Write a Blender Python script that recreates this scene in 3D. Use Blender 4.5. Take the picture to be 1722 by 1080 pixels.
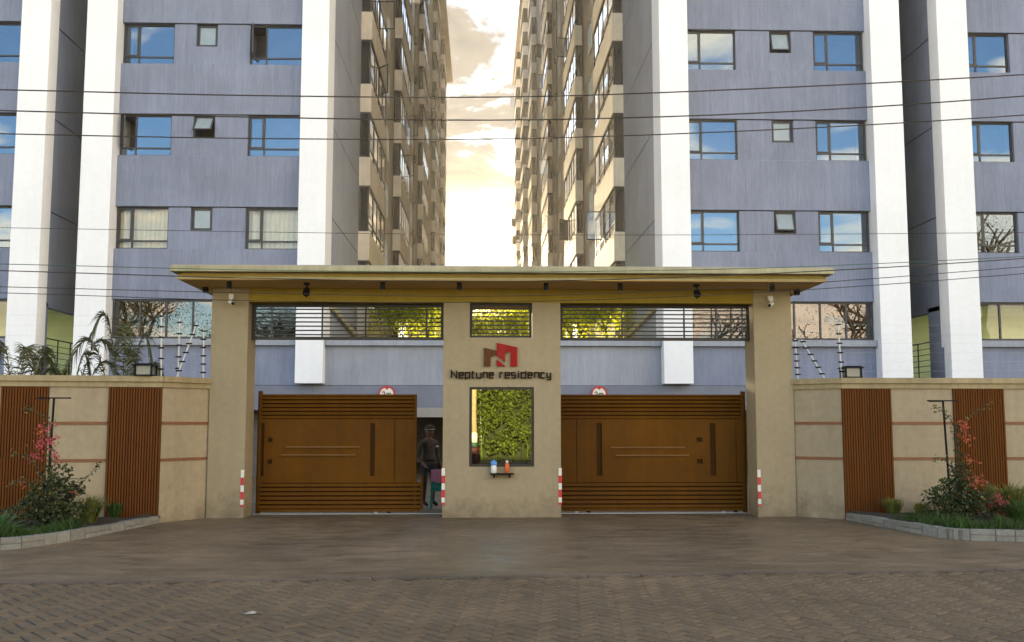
import bpy, bmesh, math, random
from mathutils import Vector, Matrix, Euler

for _o in list(bpy.data.objects):
    bpy.data.objects.remove(_o, do_unlink=True)
scene = bpy.context.scene
COL = scene.collection
R = math.radians
random.seed(11)

# ------------------------------------------------------------------ camera
cam_d = bpy.data.cameras.new("camera")
cam_d.lens = 35.54
cam_d.sensor_width = 36.0
cam_d.clip_start = 0.1
cam_d.clip_end = 3000
cam = bpy.data.objects.new("camera", cam_d)
COL.objects.link(cam)
cam.location = (0, 0, 1.9)
cam.rotation_euler = (R(90 + 5.777), 0, R(-1.743))
scene.camera = cam

# ------------------------------------------------------------------ light
SUN_EL, SUN_AZ = 9.2, -0.9          # azimuth measured from +Y towards +X
sun_dir = Vector((math.sin(R(SUN_AZ)) * math.cos(R(SUN_EL)),
                  math.cos(R(SUN_AZ)) * math.cos(R(SUN_EL)), math.sin(R(SUN_EL))))
sun_d = bpy.data.lights.new("sun", 'SUN')
sun_d.energy = 4.5
sun_d.angle = R(0.6)
sun_d.color = (1.0, 0.80, 0.50)
sun = bpy.data.objects.new("sun", sun_d)
COL.objects.link(sun)
sun.rotation_euler = sun_dir.to_track_quat('Z', 'Y').to_euler()
sun.location = (0, 60, 60)

scene.view_settings.view_transform = 'Standard'
scene.view_settings.look = 'None'
scene.view_settings.gamma = 1.0
scene.view_settings.use_curve_mapping = False
scene.view_settings.exposure = 2.32
scene.render.engine = 'CYCLES'
scene.cycles.use_denoising = True
scene.cycles.max_bounces = 8
scene.cycles.diffuse_bounces = 4
scene.cycles.glossy_bounces = 4
scene.cycles.transparent_max_bounces = 12
scene.cycles.sample_clamp_indirect = 6.0
scene.cycles.caustics_reflective = False
scene.cycles.caustics_refractive = False

world = bpy.data.worlds.new("World")
scene.world = world
world.use_nodes = True
wt = world.node_tree
wt.nodes.clear()
N = wt.nodes.new
L = wt.links.new
w_out = N('ShaderNodeOutputWorld')
w_bg = N('ShaderNodeBackground')
w_bg.inputs['Strength'].default_value = 0.12
L(w_bg.outputs[0], w_out.inputs[0])
sky = N('ShaderNodeTexSky')
sky.sky_type = 'NISHITA'
sky.sun_disc = False
sky.sun_elevation = R(SUN_EL)
sky.sun_rotation = R(SUN_AZ)
sky.altitude = 1600
sky.air_density = 1.0
sky.dust_density = 0.5
sky.ozone_density = 1.0


def wmath(op, a, b=None, clamp=False):
    n = N('ShaderNodeMath')
    n.operation = op
    n.use_clamp = clamp
    for i, v in enumerate((a, b)):
        if v is None:
            continue
        if isinstance(v, (int, float)):
            n.inputs[i].default_value = v
        else:
            L(v, n.inputs[i])
    return n.outputs[0]


tc = N('ShaderNodeTexCoord')
sep = N('ShaderNodeSeparateXYZ')
L(tc.outputs['Generated'], sep.inputs[0])
zz = wmath('ADD', wmath('MAXIMUM', sep.outputs[2], 0.0), 0.22)
comb = N('ShaderNodeCombineXYZ')
L(wmath('DIVIDE', sep.outputs[0], zz), comb.inputs[0])
L(wmath('DIVIDE', sep.outputs[1], zz), comb.inputs[1])
comb.inputs[2].default_value = 5.48
cn = N('ShaderNodeTexNoise')
cn.inputs['Scale'].default_value = 4.2
cn.inputs['Detail'].default_value = 9
cn.inputs['Roughness'].default_value = 0.56
cn.inputs['Distortion'].default_value = 0.35
L(comb.outputs[0], cn.inputs['Vector'])
bank = N('ShaderNodeTexNoise')       # banks of cloud with clear sky between
bank.inputs['Scale'].default_value = 0.55
bank.inputs['Detail'].default_value = 2
bank_off = N('ShaderNodeVectorMath')
bank_off.operation = 'ADD'
bank_off.inputs[1].default_value = (14.36, 8.82, 4.2)
L(comb.outputs[0], bank_off.inputs[0])
L(bank_off.outputs[0], bank.inputs['Vector'])
cover = wmath('ADD', cn.outputs['Fac'], wmath('MULTIPLY', wmath('SUBTRACT', bank.outputs['Fac'], 0.5), 1.3))
dens = N('ShaderNodeMapRange')       # cloud cover
dens.inputs['From Min'].default_value = 0.465
dens.inputs['From Max'].default_value = 0.60
L(cover, dens.inputs['Value'])
thick = N('ShaderNodeMapRange')      # how thick the cloud is
thick.inputs['From Min'].default_value = 0.50
thick.inputs['From Max'].default_value = 0.74
L(cover, thick.inputs['Value'])
dot = N('ShaderNodeVectorMath')
dot.operation = 'DOT_PRODUCT'
L(tc.outputs['Generated'], dot.inputs[0])
dot.inputs[1].default_value = sun_dir
d_pos = wmath('MAXIMUM', dot.outputs['Value'], 0.0)
near = wmath('POWER', d_pos, 24.0)
# clouds: front lit and bright away from the sun, grey and silver-lined against it
facing = N('ShaderNodeMapRange')
facing.inputs['From Min'].default_value = -0.6
facing.inputs['From Max'].default_value = 0.7
L(dot.outputs['Value'], facing.inputs['Value'])


def wmix(fac, a, b):
    n = N('ShaderNodeMix')
    n.data_type = 'RGBA'
    for idx, v in ((0, fac), (6, a), (7, b)):
        if isinstance(v, (int, float)):
            n.inputs[idx].default_value = v
        elif isinstance(v, tuple):
            n.inputs[idx].default_value = (*v, 1)
        else:
            L(v, n.inputs[idx])
    return n.outputs[2]


lit_cloud = wmix(thick.outputs[0], (11.5, 8.8, 5.9), (8.2, 6.6, 4.9))
back_cloud = wmix(thick.outputs[0], (1.30, 1.14, 0.93), (0.58, 0.54, 0.49))
cloud = wmix(facing.outputs[0], lit_cloud, back_cloud)
glow = N('ShaderNodeVectorMath')
glow.operation = 'SCALE'
glow.inputs[0].default_value = (34.0, 25.0, 13.0)
L(wmath('MULTIPLY', wmath('POWER', d_pos, 800.0), wmath('SUBTRACT', 1.0, wmath('MULTIPLY', thick.outputs[0], 0.6))), glow.inputs['Scale'])
skycol = wmix(dens.outputs[0], sky.outputs[0], cloud)
addn = N('ShaderNodeVectorMath')
addn.operation = 'ADD'
L(skycol, addn.inputs[0])
L(glow.outputs[0], addn.inputs[1])
L(addn.outputs[0], w_bg.inputs['Color'])


# ------------------------------------------------------------------ materials
def mat(name, col, rough=0.8, var=0.12, scale=3.0, stretch=(1, 1, 1), bump=0.0, bscale=60.0,
        col2=None, spec=0.35, metal=0.0, rand=0.0, blotch=0.0, rvar=0.0, streak=0.0):
    m = bpy.data.materials.new(name)
    m.use_nodes = True
    nt = m.node_tree
    p = nt.nodes['Principled BSDF']
    p.inputs['Roughness'].default_value = rough
    p.inputs['Specular IOR Level'].default_value = spec
    p.inputs['Metallic'].default_value = metal
    geo = nt.nodes.new('ShaderNodeNewGeometry')
    mp = nt.nodes.new('ShaderNodeMapping')
    mp.inputs['Scale'].default_value = stretch
    nt.links.new(geo.outputs['Position'], mp.inputs['Vector'])
    nz = nt.nodes.new('ShaderNodeTexNoise')
    nz.inputs['Scale'].default_value = scale
    nz.inputs['Detail'].default_value = 6
    nz.inputs['Roughness'].default_value = 0.62
    nt.links.new(mp.outputs[0], nz.inputs['Vector'])
    rp = nt.nodes.new('ShaderNodeValToRGB')
    c2 = col2 or tuple(min(1, c * (1 + var)) for c in col)
    c1 = tuple(c * (1 - var) for c in col)
    rp.color_ramp.elements[0].position = 0.3
    rp.color_ramp.elements[1].position = 0.7
    rp.color_ramp.elements[0].color = (*c1, 1)
    rp.color_ramp.elements[1].color = (*c2, 1)
    nt.links.new(nz.outputs['Fac'], rp.inputs['Fac'])
    out = rp.outputs[0]

    def mul(a, fac_socket, lo, hi, f0=0.35, f1=0.65):
        mr = nt.nodes.new('ShaderNodeMapRange')
        mr.inputs['From Min'].default_value = f0
        mr.inputs['From Max'].default_value = f1
        mr.inputs['To Min'].default_value = lo
        mr.inputs['To Max'].default_value = hi
        nt.links.new(fac_socket, mr.inputs['Value'])
        sc = nt.nodes.new('ShaderNodeVectorMath')
        sc.operation = 'SCALE'
        nt.links.new(a, sc.inputs[0])
        nt.links.new(mr.outputs[0], sc.inputs['Scale'])
        return sc.outputs[0]
    if blotch:
        n2 = nt.nodes.new('ShaderNodeTexNoise')
        n2.inputs['Scale'].default_value = 0.45
        n2.inputs['Detail'].default_value = 5
        n2.inputs['Roughness'].default_value = 0.6
        nt.links.new(geo.outputs['Position'], n2.inputs['Vector'])
        out = mul(out, n2.outputs['Fac'], 1 - blotch, 1 + blotch)
    if streak:
        mp3 = nt.nodes.new('ShaderNodeMapping')
        mp3.inputs['Scale'].default_value = (5, 5, 0.22)
        nt.links.new(geo.outputs['Position'], mp3.inputs['Vector'])
        n3 = nt.nodes.new('ShaderNodeTexNoise')
        n3.inputs['Scale'].default_value = 1.4
        n3.inputs['Detail'].default_value = 7
        n3.inputs['Roughness'].default_value = 0.7
        nt.links.new(mp3.outputs[0], n3.inputs['Vector'])
        out = mul(out, n3.outputs['Fac'], 1 - streak, 1 + streak * 0.5)
    if rand:
        oi = nt.nodes.new('ShaderNodeObjectInfo')
        add = nt.nodes.new('ShaderNodeMath')
        add.operation = 'ADD'
        nt.links.new(oi.outputs['Random'], add.inputs[0])
        nt.links.new(geo.outputs['Random Per Island'], add.inputs[1])
        fr = nt.nodes.new('ShaderNodeMath')
        fr.operation = 'FRACT'
        nt.links.new(add.outputs[0], fr.inputs[0])
        out = mul(out, fr.outputs[0], 1 - rand, 1 + rand, 0, 1)
    nt.links.new(out, p.inputs['Base Color'])
    if rvar:
        mr = nt.nodes.new('ShaderNodeMapRange')
        mr.inputs['From Min'].default_value = 0.35
        mr.inputs['From Max'].default_value = 0.65
        mr.inputs['To Min'].default_value = max(0.05, rough - rvar)
        mr.inputs['To Max'].default_value = min(1, rough + rvar)
        nt.links.new(nz.outputs['Fac'], mr.inputs['Value'])
        nt.links.new(mr.outputs[0], p.inputs['Roughness'])
    if bump:
        nb = nt.nodes.new('ShaderNodeTexNoise')
        nb.inputs['Scale'].default_value = bscale
        nb.inputs['Detail'].default_value = 3
        nt.links.new(mp.outputs[0], nb.inputs['Vector'])
        bp = nt.nodes.new('ShaderNodeBump')
        bp.inputs['Strength'].default_value = bump
        bp.inputs['Distance'].default_value = 0.02
        nt.links.new(nb.outputs['Fac'], bp.inputs['Height'])
        nt.links.new(bp.outputs[0], p.inputs['Normal'])
    return m


def leaf_mat(name, col, trans, tfac=0.45, var=0.35):
    m = bpy.data.materials.new(name)
    m.use_nodes = True
    nt = m.node_tree
    nt.nodes.clear()
    o = nt.nodes.new('ShaderNodeOutputMaterial')
    geo = nt.nodes.new('ShaderNodeNewGeometry')
    mr = nt.nodes.new('ShaderNodeMapRange')
    mr.inputs['To Min'].default_value = 1 - var
    mr.inputs['To Max'].default_value = 1 + var
    nt.links.new(geo.outputs['Random Per Island'], mr.inputs['Value'])

    def scaled(c):
        s = nt.nodes.new('ShaderNodeVectorMath')
        s.operation = 'SCALE'
        s.inputs[0].default_value = c
        nt.links.new(mr.outputs[0], s.inputs['Scale'])
        return s.outputs[0]
    p = nt.nodes.new('ShaderNodeBsdfPrincipled')
    p.inputs['Roughness'].default_value = 0.5
    p.inputs['Specular IOR Level'].default_value = 0.3
    nt.links.new(scaled(col), p.inputs['Base Color'])
    t = nt.nodes.new('ShaderNodeBsdfTranslucent')
    nt.links.new(scaled(trans), t.inputs['Color'])
    mx = nt.nodes.new('ShaderNodeMixShader')
    mx.inputs[0].default_value = tfac
    nt.links.new(p.outputs[0], mx.inputs[1])
    nt.links.new(t.outputs[0], mx.inputs[2])
    nt.links.new(mx.outputs[0], o.inputs[0])
    return m


def glass_mat(name, ior, tint, refl=(1, 1, 1), wobble=0.0):
    """a pane: fresnel mirror over a tinted see-through sheet"""
    m = bpy.data.materials.new(name)
    m.use_nodes = True
    nt = m.node_tree
    nt.nodes.clear()
    o = nt.nodes.new('ShaderNodeOutputMaterial')
    fr = nt.nodes.new('ShaderNodeFresnel')
    fr.inputs['IOR'].default_value = ior
    g = nt.nodes.new('ShaderNodeBsdfGlossy')
    g.inputs['Roughness'].default_value = 0.01
    g.inputs['Color'].default_value = (*refl, 1)
    t = nt.nodes.new('ShaderNodeBsdfTransparent')
    t.inputs['Color'].default_value = (*tint, 1)
    mx = nt.nodes.new('ShaderNodeMixShader')
    nt.links.new(fr.outputs[0], mx.inputs[0])
    nt.links.new(t.outputs[0], mx.inputs[1])
    nt.links.new(g.outputs[0], mx.inputs[2])
    nt.links.new(mx.outputs[0], o.inputs[0])
    if wobble:
        geo = nt.nodes.new('ShaderNodeNewGeometry')
        nb = nt.nodes.new('ShaderNodeTexNoise')
        nb.inputs['Scale'].default_value = 1.3
        nb.inputs['Detail'].default_value = 1
        nt.links.new(geo.outputs['Position'], nb.inputs['Vector'])
        bp = nt.nodes.new('ShaderNodeBump')
        bp.inputs['Strength'].default_value = wobble
        bp.inputs['Distance'].default_value = 0.02
        nt.links.new(nb.outputs['Fac'], bp.inputs['Height'])
        nt.links.new(bp.outputs[0], g.inputs['Normal'])
    return m


M = {}
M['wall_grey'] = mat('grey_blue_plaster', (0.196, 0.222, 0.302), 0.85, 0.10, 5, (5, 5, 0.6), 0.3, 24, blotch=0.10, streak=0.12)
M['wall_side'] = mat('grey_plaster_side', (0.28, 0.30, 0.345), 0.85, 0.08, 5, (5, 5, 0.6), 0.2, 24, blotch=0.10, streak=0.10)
M['wall_gap_shaded'] = mat('shaded_plaster_gap', (0.185, 0.215, 0.285), 0.85, 0.08, 5, (5, 5, 0.6), 0.2, 24, blotch=0.10, streak=0.10)  # side wall plaster with the narrow gap's shade put into the colour
M['wall_white'] = mat('white_paint', (0.765, 0.78, 0.80), 0.75, 0.03, 6, (1, 1, 1), 0.12, 50, blotch=0.03, streak=0.025)
M['wall_court'] = mat('sunlit_court_plaster', (0.62, 0.54, 0.43), 0.8, 0.08, 2, bump=0.15, bscale=30, blotch=0.08, streak=0.10)  # warmth and brightness of the grazing sun put into the colour
M['band'] = mat('dark_grey_band', (0.165, 0.18, 0.225), 0.8, 0.08, 3, bump=0.1, blotch=0.08)
M['beige'] = mat('beige_plaster', (0.335, 0.268, 0.16), 0.85, 0.07, 9, bump=0.25, bscale=90, blotch=0.06, streak=0.05)
M['beige_wall'] = mat('beige_wall_plaster', (0.36, 0.29, 0.182), 0.85, 0.09, 8, bump=0.3, bscale=80, blotch=0.08, streak=0.08)
M['cap'] = mat('wall_cap', (0.345, 0.27, 0.145), 0.8, 0.12, 6, bump=0.2, bscale=60, blotch=0.1, streak=0.16)
M['fascia'] = mat('warm_lit_fascia', (0.25, 0.175, 0.032), 0.75, 0.08, 4, bump=0.08, streak=0.08, spec=0.15)  # gold of the warm bounced light put into the fascia colour
M['roof_top'] = mat('canopy_top_paint', (0.37, 0.335, 0.205), 0.8, 0.08, 4, bump=0.1, streak=0.14, blotch=0.08)
M['warm_beam'] = mat('warm_lit_beam', (0.32, 0.225, 0.03), 0.8, 0.08, 4, bump=0.1, streak=0.08, spec=0.15)  # warm bounced light under the canopy put into the beam colour
M['soffit'] = mat('warm_lit_soffit', (0.54, 0.36, 0.12), 0.8, 0.06, 4, bump=0.08)  # lightened and warmed in place of bounced light
M['brown'] = mat('brown_gate_paint', (0.108, 0.0415, 0.0016), 0.5, 0.10, 2.5, spec=0.08, bump=0.08, bscale=6, blotch=0.17, streak=0.10, rvar=0.08)
M['rail'] = mat('highlit_brown_rail', (0.17, 0.085, 0.022), 0.5, 0.15, 6, spec=0.2)  # lighter brown stands in for light catching the rails' top edges
M['brown_dark'] = mat('brown_recess_paint', (0.045, 0.018, 0.002), 0.7, 0.1, 3, spec=0.08)
M['slat'] = mat('wood_slat', (0.125, 0.040, 0.005), 0.65, 0.14, 4, (14, 14, 0.5), 0.2, 30, rand=0.12, spec=0.12)
M['slat_back'] = mat('slat_backing', (0.03, 0.012, 0.005), 0.8, 0.1)
M['trim'] = mat('brown_trim', (0.20, 0.085, 0.035), 0.6, 0.12, 6)
M['frame'] = mat('dark_window_frame', (0.045, 0.043, 0.045), 0.5, 0.1, 8, spec=0.4)
M['iron'] = mat('black_iron', (0.008, 0.007, 0.006), 0.6, 0.2, 12, spec=0.15)
M['bronze'] = mat('dark_bronze_bars', (0.032, 0.024, 0.014), 0.5, 0.15, 8)
M['glass'] = glass_mat('window_glass', 2.5, (0.30, 0.33, 0.36), (0.60, 0.78, 0.96), 0.03)
M['glass_clear'] = glass_mat('clear_glass', 1.6, (0.95, 0.96, 0.94))
M['glass_low'] = glass_mat('podium_glass', 2.2, (0.30, 0.34, 0.24), (0.80, 0.79, 0.80), 0.03)
M['glass_sash'] = glass_mat('open_sash_glass', 1.6, (0.8, 0.82, 0.82))
M['glass_court'] = glass_mat('courtyard_glass', 1.8, (0.15, 0.16, 0.17))
M['mirror'] = glass_mat('guardhouse_glass', 5.0, (0.03, 0.04, 0.03), (1.0, 1.0, 0.85), 0.02)
M['frost'] = mat('frosted_pane', (0.25, 0.30, 0.32), 0.25, 0.08, 4, spec=0.6)
M['room'] = mat('dim_room', (0.10, 0.10, 0.11), 0.9, 0.3, 0.9)
M['curtain'] = mat('cream_curtain', (0.85, 0.76, 0.58), 0.9, 0.08, 6)
M['concrete_dark'] = mat('parking_concrete', (0.11, 0.10, 0.09), 0.9, 0.2, 2)
M['concrete'] = mat('grey_concrete', (0.30, 0.28, 0.25), 0.9, 0.15, 2, bump=0.2)
M['green_room'] = mat('pale_green_room', (0.74, 0.82, 0.46), 0.8, 0.08, 1.5)
M['white_gloss'] = mat('white_plastic', (0.72, 0.72, 0.68), 0.4, 0.04, 8)
M['red'] = mat('red_reflector', (0.55, 0.025, 0.03), 0.4, 0.1, 9, spec=0.5)
M['white_ref'] = mat('white_reflector', (0.70, 0.68, 0.58), 0.4, 0.08, 9, spec=0.5)
M['sign_red'] = mat('sign_red', (0.50, 0.03, 0.03), 0.45, 0.06, 6)
M['logo_red'] = mat('logo_red', (0.30, 0.011, 0.009), 0.55, 0.06, 6, spec=0.1)
M['scrap'] = mat('dusty_paper', (0.42, 0.38, 0.32), 0.9, 0.15, 30)
M['maroon'] = mat('maroon_plastic', (0.06, 0.012, 0.010), 0.5, 0.1, 6)
M['logo_brown'] = mat('logo_brown', (0.105, 0.040, 0.010), 0.55, 0.08, 6, spec=0.1)
M['letter'] = mat('letter_brown', (0.022, 0.010, 0.004), 0.6, 0.15, 12, spec=0.08)
M['bark'] = mat('bark', (0.14, 0.10, 0.07), 0.9, 0.3, 9, (3, 3, 0.6), 0.5, 20)
M['stem'] = mat('plant_stem', (0.06, 0.05, 0.03), 0.9, 0.3, 20)
M['leaf_backlit'] = leaf_mat('courtyard_leaf', (0.13, 0.16, 0.012), (0.62, 0.66, 0.02), 0.6)
M['leaf_hedge'] = leaf_mat('hedge_leaf', (0.11, 0.15, 0.02), (0.22, 0.26, 0.03), 0.3, 0.6)
M['leaf_tree'] = leaf_mat('tree_leaf', (0.055, 0.075, 0.022), (0.12, 0.15, 0.03), 0.3, 0.4)
M['leaf_dark'] = leaf_mat('bougainvillea_leaf', (0.045, 0.062, 0.022), (0.06, 0.09, 0.015), 0.25, 0.55)
M['leaf_young'] = leaf_mat('young_leaf', (0.13, 0.11, 0.035), (0.16, 0.13, 0.03), 0.3, 0.4)
M['leaf_palm'] = leaf_mat('palm_frond', (0.115, 0.120, 0.050), (0.07, 0.06, 0.02), 0.25, 0.5)
M['leaf_grass'] = leaf_mat('border_grass', (0.05, 0.10, 0.02), (0.07, 0.11, 0.02), 0.25, 0.45)
M['leaf_tuft'] = leaf_mat('fountain_grass', (0.15, 0.17, 0.035), (0.20, 0.20, 0.04), 0.3, 0.4)
M['leaf_agave'] = leaf_mat('agave_leaf', (0.07, 0.14, 0.06), (0.06, 0.10, 0.03), 0.15, 0.25)
M['petal_pink'] = leaf_mat('pink_bract', (0.58, 0.11, 0.14), (0.55, 0.10, 0.12), 0.35, 0.35)
M['petal_orange'] = leaf_mat('orange_bract', (0.56, 0.15, 0.075), (0.54, 0.14, 0.06), 0.35, 0.35)
M['hedge_core'] = mat('hedge_inside', (0.03, 0.04, 0.012), 0.95, 0.4, 6)
M['soil'] = mat('planter_soil', (0.05, 0.038, 0.026), 0.95, 0.3, 14, bump=0.6, bscale=40)
M['kerb'] = mat('kerb_stone', (0.235, 0.225, 0.19), 0.85, 0.18, 14, bump=0.4, bscale=50, rand=0.14)
M['mortar'] = mat('kerb_mortar', (0.15, 0.13, 0.105), 0.9, 0.15, 20)
M['paver'] = mat('concrete_paver', (0.160, 0.114, 0.066), 0.8, 0.20, 9, bump=0.4, bscale=70, rand=0.11, blotch=0.16, rvar=0.15, spec=0.25)
M['joint'] = mat('paver_joint_sand', (0.035, 0.028, 0.021), 0.95, 0.25, 20)
M['cable'] = mat('cable', (0.035, 0.026, 0.018), 0.6, 0.1)
M['cable_green'] = mat('green_cable', (0.03, 0.10, 0.06), 0.5, 0.1)
M['ground'] = mat('earth_ground', (0.15, 0.12, 0.085), 0.95, 0.25, 0.8, bump=0.3, bscale=12)
M['steel'] = mat('galvanised_steel', (0.48, 0.48, 0.46), 0.4, 0.1, 14, metal=0.3)
M['teal'] = mat('teal_plastic', (0.02, 0.22, 0.17), 0.4, 0.08, 6)
M['pink_cloth'] = mat('pink_cloth', (0.40, 0.16, 0.22), 0.9, 0.1, 14)
M['uniform'] = mat('dark_uniform', (0.058, 0.046, 0.034), 0.9, 0.3, 14, bump=0.8, bscale=14)
M['trousers'] = mat('dark_trousers', (0.026, 0.028, 0.036), 0.9, 0.25, 14, bump=0.8, bscale=12)
M['skin'] = mat('skin', (0.15, 0.078, 0.046), 0.55, 0.1, 12)
M['cap_cloth'] = mat('cap_cloth', (0.035, 0.028, 0.024), 0.8, 0.1, 12)
M['blue_plastic'] = mat('blue_plastic', (0.10, 0.28, 0.65), 0.4, 0.05, 8)
M['orange_plastic'] = mat('orange_plastic', (0.65, 0.12, 0.02), 0.4, 0.05, 8)
M['lamp_glass'] = mat('lantern_pane', (0.16, 0.16, 0.14), 0.2, 0.06, 8, spec=0.6)
M['pole_concrete'] = mat('pole_concrete', (0.42, 0.34, 0.17), 0.85, 0.1, 3)


def driveway_material():
    m = mat('driveway_concrete', (0.158, 0.112, 0.064), 0.5, 0.28, 1.6, (1, 2.2, 1), 0.3, 30, spec=0.32, blotch=0.22, rvar=0.18)
    nt = m.node_tree
    p = nt.nodes['Principled BSDF']
    src = p.inputs['Base Color'].links[0].from_socket
    geo = nt.nodes.new('ShaderNodeNewGeometry')
    mp = nt.nodes.new('ShaderNodeMapping')
    mp.inputs['Scale'].default_value = (0.8, 2.6, 1)
    nt.links.new(geo.outputs['Position'], mp.inputs['Vector'])
    n = nt.nodes.new('ShaderNodeTexNoise')
    n.inputs['Scale'].default_value = 1.7
    n.inputs['Detail'].default_value = 9
    n.inputs['Roughness'].default_value = 0.78
    nt.links.new(mp.outputs[0], n.inputs['Vector'])
    mr = nt.nodes.new('ShaderNodeMapRange')
    mr.inputs['From Min'].default_value = 0.54
    mr.inputs['From Max'].default_value = 0.74
    mr.inputs['To Max'].default_value = 0.6
    nt.links.new(n.outputs['Fac'], mr.inputs['Value'])
    mx = nt.nodes.new('ShaderNodeMix')
    mx.data_type = 'RGBA'
    nt.links.new(mr.outputs[0], mx.inputs[0])
    nt.links.new(src, mx.inputs[6])
    mx.inputs[7].default_value = (0.36, 0.30, 0.23, 1)
    nt.links.new(mx.outputs[2], p.inputs['Base Color'])
    return m


M['driveway'] = driveway_material()


def add_stains(m, dark, z0, reach, amount):
    """splashes of mud with ragged outlines low on a wall"""
    nt = m.node_tree
    p = nt.nodes['Principled BSDF']
    src = p.inputs['Base Color'].links[0].from_socket
    geo = nt.nodes.new('ShaderNodeNewGeometry')
    sp = nt.nodes.new('ShaderNodeSeparateXYZ')
    nt.links.new(geo.outputs['Position'], sp.inputs[0])
    hz_ = nt.nodes.new('ShaderNodeMapRange')
    hz_.inputs['From Min'].default_value = z0
    hz_.inputs['From Max'].default_value = z0 + reach
    hz_.inputs['To Min'].default_value = 0.22
    hz_.inputs['To Max'].default_value = -0.16
    nt.links.new(sp.outputs[2], hz_.inputs['Value'])
    n = nt.nodes.new('ShaderNodeTexNoise')
    n.inputs['Scale'].default_value = 2.6
    n.inputs['Detail'].default_value = 10
    n.inputs['Roughness'].default_value = 0.72
    nt.links.new(geo.outputs['Position'], n.inputs['Vector'])
    ad = nt.nodes.new('ShaderNodeMath')
    nt.links.new(n.outputs['Fac'], ad.inputs[0])
    nt.links.new(hz_.outputs[0], ad.inputs[1])
    mr = nt.nodes.new('ShaderNodeMapRange')
    mr.inputs['From Min'].default_value = 0.50
    mr.inputs['From Max'].default_value = 0.80
    mr.inputs['To Max'].default_value = amount
    nt.links.new(ad.outputs[0], mr.inputs['Value'])
    mx = nt.nodes.new('ShaderNodeMix')
    mx.data_type = 'RGBA'
    nt.links.new(mr.outputs[0], mx.inputs[0])
    nt.links.new(src, mx.inputs[6])
    mx.inputs[7].default_value = (*dark, 1)
    nt.links.new(mx.outputs[2], p.inputs['Base Color'])


for k_ in ('beige', 'beige_wall'):
    add_stains(M[k_], (0.15, 0.115, 0.07), 0.05, 0.9, 0.75)


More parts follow.
